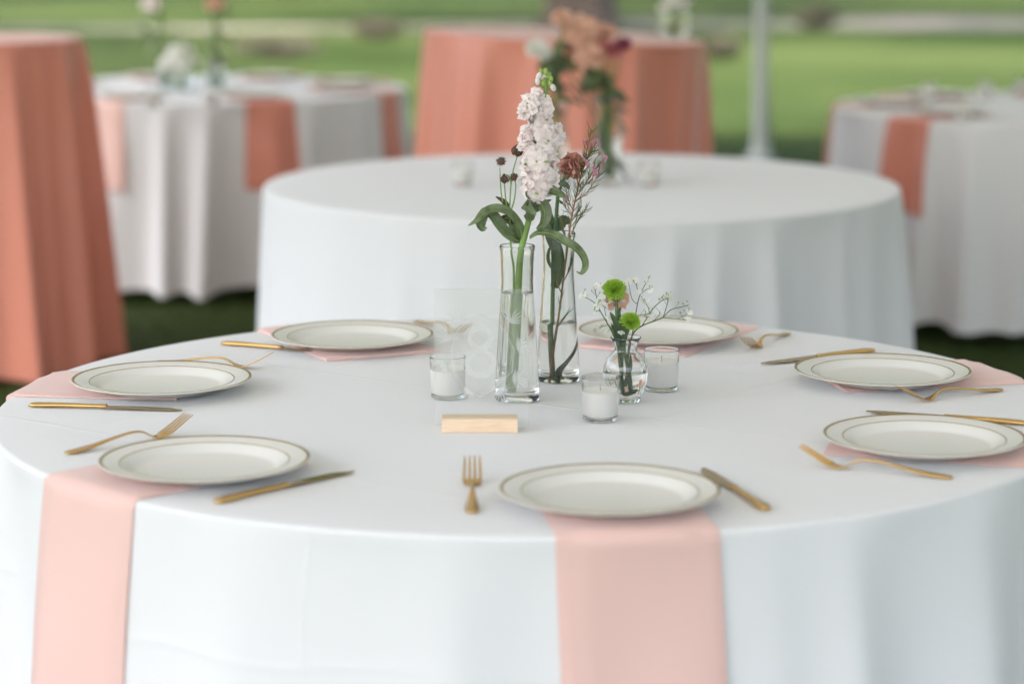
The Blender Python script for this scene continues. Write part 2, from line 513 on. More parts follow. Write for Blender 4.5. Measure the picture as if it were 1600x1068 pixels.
# ------------------------------------------------------------------ the tent over the tables
def build_tent():
    t = thing('party_tent', 'white tent on slim poles, one pole standing on the lawn past the tables', 'tent', (1.5, 14.64, 0))
    X = [-5.0, 0.0, 5.0, 10.0]
    Y = [-15.5, -10.2, -4.9, 0.0]
    for x in X:
        for y in Y:
            if x in (0.0, 5.0) and -14 < y < -0.5: continue
            if x == 0.0 and y < -1: continue
            m = MB()
            m.lathe([(0.0, 0), (0.04, 0), (0.04, 3.17), (0.0, 3.17)], 20)
            o = obj('pole', m, M['pole'], t, loc=(x, y, 0)); auto(o)
            m = MB()
            m.lathe([(0, 0), (0.085, 0), (0.09, 0.01), (0.085, 0.03), (0.05, 0.045), (0.046, 0.12), (0, 0.12)], 28)
            w = obj('base_weight', m, M['pole'], t, loc=(x - 0.0, y, 0)); auto(w)
            m = MB()
            m.tube([(x + 0.06, y + 0.02, 0.06), (x - 0.30 * (1 if x <= 0 else -1) * 0.2 - 0.06, y + 0.05, 3.05)], 0.011, 6, 1)
            obj('guy_strap', m, M['pole'], t)
    m = MB()
    rows = []
    for i in range(25):
        u = i / 24
        row = []
        for j in range(37):
            v = j / 36
            x = -5.25 + 15.5 * u; y = -15.7 + 15.9 * v
            ridge = min(1, (1 - abs(u - 0.5) * 2) * 2)
            hip = min(1, min(v, 1 - v) * 4)
            z = 3.17 + 1.5 * min(ridge, hip) ** 1.25 + 0.04 * math.cos(v * 6 * math.pi)
            row.append((x, y, z))
        rows.append(row)
    m.grid(rows)
    obj('canopy', m, M['vinyl'], t)
    m = MB()
    rim = [(-5.25, -15.7), (10.25, -15.7), (10.25, 0.2), (-5.25, 0.2)]
    for k in range(4):
        (ax, ay), (bx, by) = rim[k], rim[(k + 1) % 4]
        ax, bx = ax * 1.001, bx * 1.001
        rows = []
        for i in range(61):
            q = i / 60
            x, y = ax + (bx - ax) * q, ay + (by - ay) * q
            rows.append([(x, y, 3.21), (x, y, 2.96 - 0.07 * abs(math.sin(q * 24 * math.pi)))])
        m.grid(rows)
    obj('valance', m, M['vinyl'], t)
    return t
build_tent()

# ------------------------------------------------------------------ tables and cloths
class Cloth:
    RR = 0.007
    def __init__(s, cx, cy, R, zt, drop, seed, nf, amp, flare, pw=0.8, waver=0.0, bias=None, sharp=2.0):
        s.sharp = sharp
        s.c = Vector((cx, cy, 0)); s.R, s.zt, s.drop, s.amp, s.flare, s.pw = R, zt, drop, amp, flare, pw
        r = random.Random(seed)
        s.folds = []
        for k in range(nf):
            a = (k + r.uniform(-.32, .32)) * 2 * math.pi / nf
            s.folds.append((a, r.uniform(.40, .80) * math.pi / nf, r.uniform(.45, 1.25), r.uniform(-.10, .10)))
        s.ph = [r.uniform(0, 6.28) for _ in range(6)]
        s.bias = bias
    def fold(s, th, x):
        v = -0.55
        for a, w, h, dr in s.folds:
            d = (th - a - dr * x * 0.5 + math.pi) % (2 * math.pi) - math.pi
            if abs(d) < 3 * w: v += h * math.exp(-abs(d / w) ** s.sharp)
        return v + 0.22 * math.sin(5 * th + s.ph[0]) + 0.12 * math.sin(11 * th + s.ph[1])
    def pt(s, th, q, off=0.0):
        """q: length along the cloth from the centre outwards"""
        e = s.R - s.RR
        L = s.RR * math.pi / 2
        if q <= e: r, z = q, s.zt + off
        elif q <= e + L:
            a = (q - e) / s.RR
            r, z = e + (s.RR + off) * math.sin(a), s.zt - s.RR + (s.RR + off) * math.cos(a)
        else:
            t = q - e - L; x = min(1, t / s.drop)
            am = s.amp * (s.bias(th) if s.bias else 1)
            r = s.R + off + s.flare * t + am * (x ** s.pw) * s.fold(th, x) + 0.0
            z = s.zt - s.RR - t
        return Vector((s.c.x + r * math.cos(th), s.c.y + r * math.sin(th), z))
    def length(s, th):
        return s.R - s.RR + s.RR * math.pi / 2 + s.drop * (1 + 0.010 * math.sin(3 * th + s.ph[2]) + 0.006 * math.sin(7 * th + s.ph[3]) - (0.035 * max(0, 0.45 - s.fold(th, 1.0)) if s.amp > 0.065 and s.zt < 1 else 0))
    def build(s, name, material, NA=420, ND=46):
        m = MB(); rows = []
        e = s.R - s.RR
        qs = [e * (0.001 + 0.999 * i / 8) for i in range(9)] + [e + s.RR * math.pi / 2 * i / 6 for i in range(1, 7)]
        for q in qs:
            rows.append([s.pt(2 * math.pi * j / NA, q) - s.c for j in range(NA)])
        q0 = qs[-1]
        for i in range(1, ND + 1):
            rows.append([s.pt(2 * math.pi * j / NA, q0 + (s.length(2 * math.pi * j / NA) - q0) * i / ND) - s.c for j in range(NA)])
        m.grid(rows, True)
        return obj(name, m, material, loc=s.c)

def table_under(cl, label, legs=4, group=None, name='round_table'):
    t = thing(name, label, 'table', (cl.c.x, cl.c.y, 0), 0.3, group)
    m = MB(); R = cl.R - 0.012; z1 = cl.zt - 0.004
    m.lathe([(0.0, z1 - 0.03), (R - 0.006, z1 - 0.03), (R, z1 - 0.024), (R, z1 - 0.010), (R - 0.012, z1), (0, z1)], 64)
    auto(obj('tabletop', m, M['board'], t))
    if legs == 1:
        m = MB(); m.lathe([(0, 0.03), (0.04, 0.03), (0.038, z1 - 0.03), (0, z1 - 0.03)], 20)
        auto(obj('column', m, M['steel'], t))
        m = MB(); m.lathe([(0, 0), (0.24, 0), (0.24, 0.012), (0.06, 0.03), (0, 0.032)], 32)
        auto(obj('base', m, M['steel'], t))
    else:
        for k in range(4):
            a = math.pi / 4 + k * math.pi / 2
            m = MB()
            x, y = math.cos(a) * R * .62, math.sin(a) * R * .62
            m.tube([(x, y, 0), (x, y, z1 - 0.028)], 0.014, 10, 1)
            obj('leg', m, M['steel'], t)
    return t

ZT = 0.765
main = Cloth(0.028, 3.455, 0.772, ZT, 0.735, 5, 25, 0.062, 0.075, 0.55, sharp=1.7)
o = main.build('tablecloth', M['linen'], 640, 60)
tag(o, 'white floor-length cloth on the round table set with plates and gold cutlery', 'tablecloth')
table_under(main, 'round table under the white cloth set with seven gold-rimmed plates')

mid = Cloth(0.182, 6.38, 0.838, ZT, 0.735, 21, 32, 0.042, 0.05, 0.6,
            bias=lambda th: 0.28 + 1.1 * max(0, math.cos(th + 0.75)) ** 1.3, sharp=1.5)
o = mid.build('tablecloth', M['linen_far'], 560, 50)
tag(o, 'bare white floor-length cloth with only vases and votives on it', 'tablecloth')
table_under(mid, 'round table under the bare white cloth with vases')

lw = Cloth(-1.27, 9.95, 0.838, ZT, 0.715, 37, 27, 0.070, 0.06, 0.5, sharp=1.6)
o = lw.build('tablecloth', M['linen_far'], 560, 50)
tag(o, 'white pleated cloth with pink napkins, between two terracotta covered tables', 'tablecloth')
table_under(lw, 'round table under the white cloth between the terracotta tables')

rw = Cloth(2.03, 8.95, 0.838, ZT, 0.715, 44, 27, 0.068, 0.06, 0.5, sharp=1.6)
o = rw.build('tablecloth', M['linen_far'], 560, 50)
tag(o, 'shaded white pleated cloth with hanging napkin, beside the tent pole', 'tablecloth')
table_under(rw, 'round table under the shaded white cloth beside the tent pole')

lp = Cloth(-1.80, 7.9, 0.40, 1.07, 1.045, 52, 19, 0.085, 0.05, 0.5, sharp=1.4)
o = lp.build('tablecloth', M['terracotta'], 460, 60)
tag(o, 'terracotta cloth on a tall bar table next to the white pleated cloth', 'tablecloth')
table_under(lp, 'tall bar table hidden under the terracotta cloth, nothing on top', 1, name='cocktail_table')

cp = Cloth(0.125, 8.05, 0.465, 1.075, 1.04, 63, 18, 0.085, 0.03, 0.5, sharp=1.5)
o = cp.build('tablecloth', M['terracotta'], 460, 60)
tag(o, 'terracotta cloth on the wide tall table holding a small glass of white blooms', 'tablecloth')
o.rotation_euler = (0, math.radians(2.6), 0)
t = table_under(cp, 'wide tall table under terracotta cloth with a small glass of blooms', 1, name='cocktail_table')
t.rotation_euler = (0, math.radians(2.6), 0)

# ------------------------------------------------------------------ napkins: folded strips that run out over the rim
def napkin(cl, cen, ang, width, s0, hang, label, group, twist=0.0, seed=0, thick=0.0038, lift=0.0015, skew=0.0, spread=0.2, cloth='napkin'):
    """cen: a point of the centre line on the table; ang: direction it runs outwards"""
    r = random.Random(seed)
    d = Vector((math.cos(ang), math.sin(ang), 0)); n = Vector((-d.y, d.x, 0))
    loc = Vector((cen[0], cen[1], cl.zt))
    NU, NS = 25, 60
    e = cl.R - cl.RR
    top, bot = [], []
    # length to the rim along the centre line
    def rim(u):
        o = Vector((cen[0], cen[1], 0)) + n * u - cl.c
        b = o.dot(d); c = o.length_squared - e * e
        return -b + math.sqrt(max(0, b * b - c))
    smax = rim(0) + hang
    for i in range(NS + 1):
        s = s0 + (smax - s0) * i / NS
        rt, rb = [], []
        for j in range(NU):
            v = -1 + 2 * j / (NU - 1)
            u = v * width / 2 * (1 + 0.012 * math.sin(s * 14 + seed))
            ed = max(0.0, 1 - max(0, abs(v) - 0.86) / 0.14) if abs(v) > 0.86 else 1.0
            th_ = lift + thick * (0.35 + 0.65 * math.sqrt(max(0, ed))) + 0.0012 * math.sin(s * 21 + v * 2.3 + seed) * (0.5 + 0.5 * v) - (0.0016 if v < -0.72 else 0) + 0.003 * max(0, v - 0.7) * (1 + math.sin(s * 17 + seed * 2))
            sr = rim(u)
            for arr, off in ((rt, th_), (rb, lift * 0.4)):
                if s <= sr:
                    P = Vector((cen[0], cen[1], 0)) + n * u + d * s
                    P.z = cl.zt + off
                else:
                    C0 = Vector((cen[0], cen[1], 0)) + n * u + d * sr - cl.c
                    thc = math.atan2(C0.y, C0.x)
                    q = e + (s - sr)
                    thc += (skew + spread * u) * max(0, s - sr) / cl.R
                    P = cl.pt(thc, q, off)
                    hg = max(0, s - sr)
                    if off == th_: P += Vector((math.cos(thc), math.sin(thc), 0)) * (0.012 * min(1, hg / 0.2) * (0.5 + 0.5 * math.sin(v * 3 + seed * 1.7)))
                arr.append(P - loc)
        top.append(rt); bot.append(rb)
    m = MB()
    rows = [t + b[::-1] for t, b in zip(top, bot)]
    m.grid(rows, True)
    k = 2 * NU
    m.f.append(tuple(range(k - 1, -1, -1)))
    base = NS * k
    m.f.append(tuple(range(base, base + k)))
    o = obj('napkin', m, M[cloth], loc=loc)
    auto(o, 60)
    return tag(o, label, 'napkin', group)

# ------------------------------------------------------------------ plate / fork / knife / votive makers
def make_plate():
    t = thing('dinner_plate', '', 'plate')
    m = MB()
    prof = [(0.0, 0.0), (0.083, 0.0), (0.087, 0.0005), (0.095, 0.008), (0.108, 0.0145), (0.1325, 0.0195), (0.1340, 0.0205), (0.1335, 0.0217), (0.1318, 0.0217),
            (0.1085, 0.0168), (0.1045, 0.0158), (0.099, 0.0125), (0.0925, 0.0060), (0.088, 0.0034), (0.084, 0.0026), (0.0, 0.0026)]
    prof = [(r, z * 0.74) for r, z in prof]
    m.lathe(prof, 96)
    obj('dish', m, M['plate'], t)
    m = MB(); m.lathe([(0.1290, 0.0150), (0.1290, 0.01600), (0.1325, 0.01640), (0.1325, 0.0155)], 96)
    obj('gold_rim', m, M['gold_line'], t)
    m = MB(); m.lathe([(0.1066, 0.0116), (0.1066, 0.01242), (0.1077, 0.01265), (0.1077, 0.0118)], 96)
    obj('gold_line', m, M['gold_line'], t)
    return t

def strip(m, st, th):
    """st: (x, half width, z, thickness) stations -> a rounded flat bar"""
    rows = []
    for x, w, z, t in st:
        h = t / 2
        w *= 0.84; h *= 0.85
        rows.append([(x, -w, z), (x, -w * .8, z + h), (x, 0, z + h * 1.25), (x, w * .8, z + h), (x, w, z), (x, w * .8, z - h), (x, 0, z - h * .8), (x, -w * .8, z - h)])
    o = len(m.v)
    m.grid(rows, True)
    m.f.append(tuple(range(o + 7, o - 1, -1)))
    e = o + (len(rows) - 1) * 8
    m.f.append(tuple(range(e, e + 8)))

def lerp_st(st, k=5):
    out = []
    P = [Vector((a[0], a[1], a[2])) for a in st]; T = [a[3] for a in st]
    Q = smooth(P, k)
    for i, q in enumerate(Q):
        x = i / k; a = min(int(x), len(T) - 2)
        out.append((q.x, max(0.0004, q.y), q.z, T[a] + (T[a + 1] - T[a]) * (x - a)))
    return out

def make_fork():
    t = thing('fork', '', 'fork')
    m = MB()
    strip(m, lerp_st([(0.0, 0.004, .0022, .002), (0.004, 0.0085, .0024, .003), (0.018, 0.0105, .0030, .0032), (0.045, 0.0075, .0060, .003), (0.075, 0.0040, .0110, .003),
                      (0.105, 0.0029, .0145, .003), (0.122, 0.0028, .0125, .003), (0.133, 0.0038, .0070, .0026)]), 0)
    obj('handle', m, M['gold'], t)
    m = MB()
    strip(m, lerp_st([(0.132, 0.0036, .0074, .0024), (0.138, 0.0085, .0042, .002), (0.145, 0.0122, .0022, .002), (0.152, 0.0128, .0030, .002), (0.158, 0.0128, .0052, .0018)]), 0)
    for k in range(4):
        yc = (-1.5 + k) * 0.0069
        st = lerp_st([(0.156, 0.0024, .0044, .0018), (0.166, 0.0021, .0086, .0018), (0.178, 0.0019, .0150, .0016), (0.190, 0.0016, .0215, .0014), (0.199, 0.0009, .0262, .001)], 3)
        mm = MB(); strip(mm, st, 0)
        mm.v = [(x, y + yc * (1 - 0.5 * max(0, x - 0.156) / 0.2), z) for x, y, z in mm.v]
        m.add(mm.v, mm.f)
    obj('tines', m, M['gold'], t)
    return t

def make_knife():
    t = thing('table_knife', '', 'knife')
    m = MB()
    strip(m, lerp_st([(0.0, 0.0045, .003, .003), (0.004, 0.0088, .0034, .005), (0.018, 0.0100, .0038, .006), (0.050, 0.0072, .0042, .006), (0.085, 0.0056, .0042, .006), (0.108, 0.0056, .0042, .0055), (0.116, 0.0064, .004, .0045)]), 0)
    obj('handle', m, M['gold'], t)
    # two raised bands where the blade begins
    for bx in (0.1115, 0.1145):
        m = MB(); strip(m, [(bx - 0.0008, 0.0066, .0041, .0058), (bx + 0.0008, 0.0066, .0041, .0058)], 0)
        obj('band', m, M['gold'], t)
    m = MB()
    rows = []
    for i in range(25):
        x = i / 24
        X = 0.115 + 0.113 * x
        yb = -0.0062 + 0.0115 * max(0, x - 0.72) ** 1.5 * 6.0 * 0.35   # back of the blade
        yc = 0.0064 + 0.0050 * math.sin(math.pi * min(1, x * 1.05) ** 1.1) - 0.011 * max(0, x - 0.78) ** 1.6 * 6.5
        yc = max(yc, yb + 0.0006)
        z = 0.0034 - 0.0010 * x
        rows.append([(X, yb, z - .0008), (X, yb, z + .0012), (X, (yb + yc) / 2, z + .0009), (X, yc, z + .0002), (X, yc, z - .0003), (X, (yb + yc) / 2, z - .0008)])
    m.grid(rows, True)
    m.f.append(tuple(range(5, -1, -1))); m.f.append(tuple(range(24 * 6, 24 * 6 + 6)))
    o = obj('blade', m, M['blade'], t); auto(o, 40)
    return t

def make_votive():
    t = thing('votive_candle', '', 'candle')
    m = MB()
    m.lathe([(0.0, 0.0), (0.0225, 0.0), (0.0242, 0.0012), (0.0248, 0.004), (0.0268, 0.0605), (0.0268, 0.0618), (0.0260, 0.0624), (0.0256, 0.0618), (0.0255, 0.060), (0.0238, 0.0075), (0.0225, 0.0062), (0.0, 0.0062)], 64)
    auto(obj('glass_cup', m, M['glass'], t), 50)
    m = MB()
    m.lathe([(0.0, 0.0058), (0.0222, 0.0058), (0.0240, 0.0085), (0.02515, 0.0430), (0.0236, 0.0421), (0.012, 0.0414), (0.004, 0.0410), (0.0, 0.0410)], 48)
    auto(obj('wax', m, M['wax'], t), 50)
    m = MB(); m.tube([(0, 0, 0.040), (0.0006, 0, 0.047), (0.002, 0.0005, 0.0525)], 0.0008, 6, 3)
    obj('wick', m, M['wick'], t)
    return t

plate0, fork0, knife0, votive0 = make_plate(), make_fork(), make_knife(), make_votive()
used = set()
def place(src, loc, rz, label, group, scale=1.0):
    if src.name not in used:
        used.add(src.name)
        src.location = loc; src.rotation_euler = (0, 0, rz); src['label'] = label; src['group'] = group
        src.scale = (scale,) * 3
        return src
    return copy_thing(src, loc, rz, label, group, scale)

ordn = {0: 'facing the wooden sign holder', 1: 'first', 2: 'second', 3: 'third', 4: 'fourth', 5: 'fifth', 6: 'sixth', 7: 'seventh'}
def seat(k, kind):
    if k == 0: return f'{kind} at the place facing the wooden sign holder'
    return f'{kind} at the {ordn[k]} place clockwise from the one facing the wooden sign holder'
P = [(953, 763), (320, 716), (253, 590), (551, 522), (1029, 515), (1379, 577), (1444, 680)]
NAP = 0.0058
pl = [un(x, y, ZT + NAP + 0.0145) for x, y in P]
for k, q in enumerate(pl):
    place(plate0, (q.x, q.y, ZT + NAP), 0.7 * k, seat(k, 'gold-rimmed white plate'), 'plates on the laid table')
napspec = [  # centre line point on the table, direction (deg) or None for radial, width, inner end, hang
    ((0.130, 2.80), -82, 0.188, -0.13, 0.33), ((-0.450, 3.000), -135, 0.192, -0.17, 0.34), ((-0.58, 3.585), 174, 0.205, -0.10, 0.30),
    ((-0.275, 3.97), 116, 0.20, -0.16, 0.30), ((0.26, 4.00), 62, 0.20, -0.15, 0.30), ((0.62, 3.66), 14, 0.20, -0.15, 0.30), ((0.60, 3.150), -17, 0.19, -0.17, 0.30)]
SKEW = [0.04, -0.13, 0, 0, 0, 0, 0]
for k, (c, a, w, s0, hg) in enumerate(napspec):
    napkin(main, c, math.radians(a), w, s0, hg, seat(k, 'folded pink napkin'), 'pink napkins on the laid table', seed=k, skew=SKEW[k], spread=1.0 if k == 1 else 0.1)

def lay(src, a, b, label, group, length, zc=ZT + 0.0004):
    """handle end pixel a, a further pixel b lying on the cloth"""
    p, q = un(a[0], a[1], zc), un(b[0], b[1], zc)
    rz = math.atan2(q.y - p.y, q.x - p.x)
    return place(src, (p.x, p.y, zc), rz, label, group)
GF, GK = 'gold forks on the laid table', 'gold knives on the laid table'
lay(fork0, (738, 803), (738, 762), seat(0, 'gold fork'), GF, 0)
lay(fork0, (103, 710), (243, 685), seat(1, 'gold fork'), GF, 0)
fk = un(375, 575, ZT)
aa = math.radians(-18)
place(fork0, (fk.x - 0.145 * math.cos(aa), fk.y - 0.145 * math.sin(aa), ZT + .0004), aa, seat(2, 'gold fork'), GF)
fk = un(650, 503, ZT); aa = math.radians(-62)
place(fork0, (fk.x, fk.y, ZT + .0004), aa, seat(3, 'gold fork'), GF)
lay(fork0, (1231, 522), (1178, 545), seat(4, 'gold fork'), GF, 0)
lay(fork0, (1565, 610), (1442, 627), seat(5, 'gold fork'), GF, 0)
lay(fork0, (1488, 748), (1315, 732), seat(6, 'gold fork'), GF, 0)
lay(knife0, (1198, 799), (1100, 736), seat(0, 'gold knife'), GK, 0)
lay(knife0, (337, 787), (556, 737), seat(1, 'gold knife'), GK, 0)
lay(knife0, (46, 635), (305, 643), seat(2, 'gold knife'), GK, 0)
lay(knife0, (347, 538), (535, 555), seat(3, 'gold knife'), GK, 0)
lay(knife0, (1365, 549), (1183, 571), seat(5, 'gold knife'), GK, 0)
lay(knife0, (1604, 664), (1356, 645), seat(6, 'gold knife'), GK, 0)

GV = 'votive candles in glass cups'
for (x, y), lb in [((700, 621), 'white votive candle in glass cup behind the acrylic number sign'),
                   ((938, 656), 'white votive candle in glass cup in front of the bulb vase'),
                   ((1033, 609), 'white votive candle in glass cup beside the bulb vase, towards the plates')]:
    q = un(x, y, ZT)
    place(votive0, (q.x, q.y, ZT), 0.4 * x, lb, GV)

# ------------------------------------------------------------------ vases
def vase(name, label, loc, outer, inner, water_top, parts=64, rz=0.0):
    t = thing(name, label, 'vase', loc, rz, 'clear glass vases')
    m = MB()
    m.lathe([(0.0, 0.0015)] + outer + inner[::-1] + [(0.0, inner[0][1] - 0.0004)], parts)
    auto(obj('glass', m, M['glass'], t), 50)
    # water: just inside the glass so that the two overlap slightly
    w = [(0.0, inner[0][1] - 0.0006)]
    for (r, z) in inner:
        if z < water_top: w.append((r + 0.0004, z - (0.0006 if z == inner[0][1] else 0)))
    lo = [q for q in inner if q[1] < water_top][-1]; hi = [q for q in inner if q[1] >= water_top][0]
    f_ = (water_top - lo[1]) / (hi[1] - lo[1]); rw_ = lo[0] + (hi[0] - lo[0]) * f_
    w += [(rw_ + 0.0004, water_top + 0.0008), (rw_ - 0.0012, water_top), (0.0, water_top - 0.0002)]
    m = MB(); m.lathe(w, parts)
    auto(obj('water', m, M['water'], t), 50)
    return t

TALL_OUT = [(0.029, 0.0), (0.0325, 0.0015), (0.0335, 0.005), (0.0332, 0.010), (0.0315, 0.040), (0.0285, 0.090), (0.0255, 0.135), (0.0236, 0.165), (0.0233, 0.180), (0.0240, 0.205),
            (0.0246, 0.2215), (0.0258, 0.2265), (0.0260, 0.2290), (0.0250, 0.2312)]
TALL_IN = [(0.024, 0.0105), (0.0285, 0.012), (0.0300, 0.016), (0.0290, 0.040), (0.0262, 0.090), (0.0233, 0.135), (0.0214, 0.165), (0.0211, 0.180), (0.0217, 0.205), (0.0224, 0.2225), (0.0236, 0.2305)]
vL = un(808, 624, ZT); vR = un(872, 594, ZT); vB = un(977, 627, ZT)
yL, yR, yB = vL.y, vR.y, vB.y
def hgt(x, y, Y): return at(x, y, Y).z - ZT
print('vase heights', hgt(808, 383, yL), hgt(870, 363, yR), 'water', hgt(808, 457, yL), hgt(872, 503, yR), 'bulb', hgt(972, 525, yB))
kL = hgt(808, 383, yL) / 0.231; kR = hgt(870, 363, yR) / 0.231
def sc(prof, k): return [(r, z * k) for r, z in prof]
vaseL = vase('bud_vase', 'tall glass bud vase with the pale pink flower spike, behind the number sign', (vL.x, vL.y, ZT), sc(TALL_OUT, kL), sc(TALL_IN, kL), hgt(808, 457, yL))
vaseR = vase('bud_vase', 'tall glass bud vase with the mauve carnation and pink wax flower', (vR.x, vR.y, ZT), sc(TALL_OUT, kR), sc(TALL_IN, kR), hgt(872, 503, yR))
BO = [(0.017, 0.0), (0.0205, 0.001), (0.0215, 0.004), (0.0225, 0.008), (0.0275, 0.020), (0.0315, 0.034), (0.0330, 0.047), (0.0318, 0.059), (0.0275, 0.070), (0.0210, 0.0770), (0.0175, 0.0795),
      (0.0172, 0.0815), (0.0160, 0.0835), (0.0165, 0.0885), (0.0190, 0.0950), (0.0215, 0.1000), (0.0226, 0.1015), (0.0222, 0.1030)]
BI = [(0.015, 0.007), (0.0195, 0.0085), (0.0250, 0.020), (0.0292, 0.034), (0.0308, 0.047), (0.0296, 0.059), (0.0255, 0.0685), (0.0192, 0.0752), (0.0150, 0.079), (0.0142, 0.0835), (0.0148, 0.089), (0.0172, 0.0955), (0.0208, 0.1025)]
kB = hgt(972, 527, yB) / 0.102
vaseB = vase('bulb_vase', 'small round-bodied glass vase with lime green blooms', (vB.x, vB.y, ZT), sc(BO, kB), sc(BI, kB), 0.044)

# ------------------------------------------------------------------ flower pieces
def petal_grid(L, w, ruf, tilt, ang, rnd, cup=0.3, n=5, jag=0.0, r0=0.0):
    """one petal growing outwards from the axis; returns rows"""
    rows = []
    ph = rnd.uniform(0, 6.28)
    for i in range(n + 1):
        s = i / n
        ww = w * (0.22 + 0.78 * math.sin(math.pi * (0.5 * min(1, s * 1.15)))) * (1 if s < 0.9 else 0.86)
        row = []
        for j in range(5):
            u = -1 + j / 2
            x = r0 + L * (s - 0.10 * u * u * s + (rnd.uniform(-jag, jag) if i == n else 0))
            z = ruf * s * s * math.sin(u * 3.4 + ph) + cup * w * u * u * 0.6 - 0.15 * L * s * s * s
            y = u * ww
            a = tilt * (1 - 0.35 * s)
            X = x * math.cos(a) - z * math.sin(a); Z = x * math.sin(a) + z * math.cos(a)
            row.append(Vector((X * math.cos(ang) - y * math.sin(ang), X * math.sin(ang) + y * math.cos(ang), Z)))
        rows.append(row)
    return rows

def floret_mesh(seed, R, material, layers=((5, 1.0, 0.10), (5, 0.85, 0.55), (4, 0.62, 1.0), (3, 0.42, 1.3)), ruf=0.28, jag=0.05, wid=0.55, eye=False):
    rnd = random.Random(seed); m = MB()
    for n, k, tilt in layers:
        o = rnd.uniform(0, 6.28)
        for i in range(n):
            m.grid(petal_grid(R * k * rnd.uniform(.88, 1.08), R * k * wid, R * ruf * rnd.uniform(.5, 1.1), tilt + rnd.uniform(-.15, .15), o + i * 2 * math.pi / n + rnd.uniform(-.15, .15), rnd, 0.3, 5, jag))
    nq = len(m.f)
    if eye: m.ball((0, 0, R * .06), R * .11, 8, 1.6, .2, rnd)
    me_ = m.mesh('floret', material)
    if eye:
        me_.materials.append(M['bud_green'])
        me_.polygons.foreach_set('material_index', [0] * nq + [1] * (len(m.f) - nq))
    return me_

def orient(o, direction, roll=0.0):
    q = Vector(direction).normalized().to_track_quat('Z', 'Y')
    o.rotation_mode = 'QUATERNION'
    o.rotation_quaternion = q @ Matrix.Rotation(roll, 4, 'Z').to_quaternion()

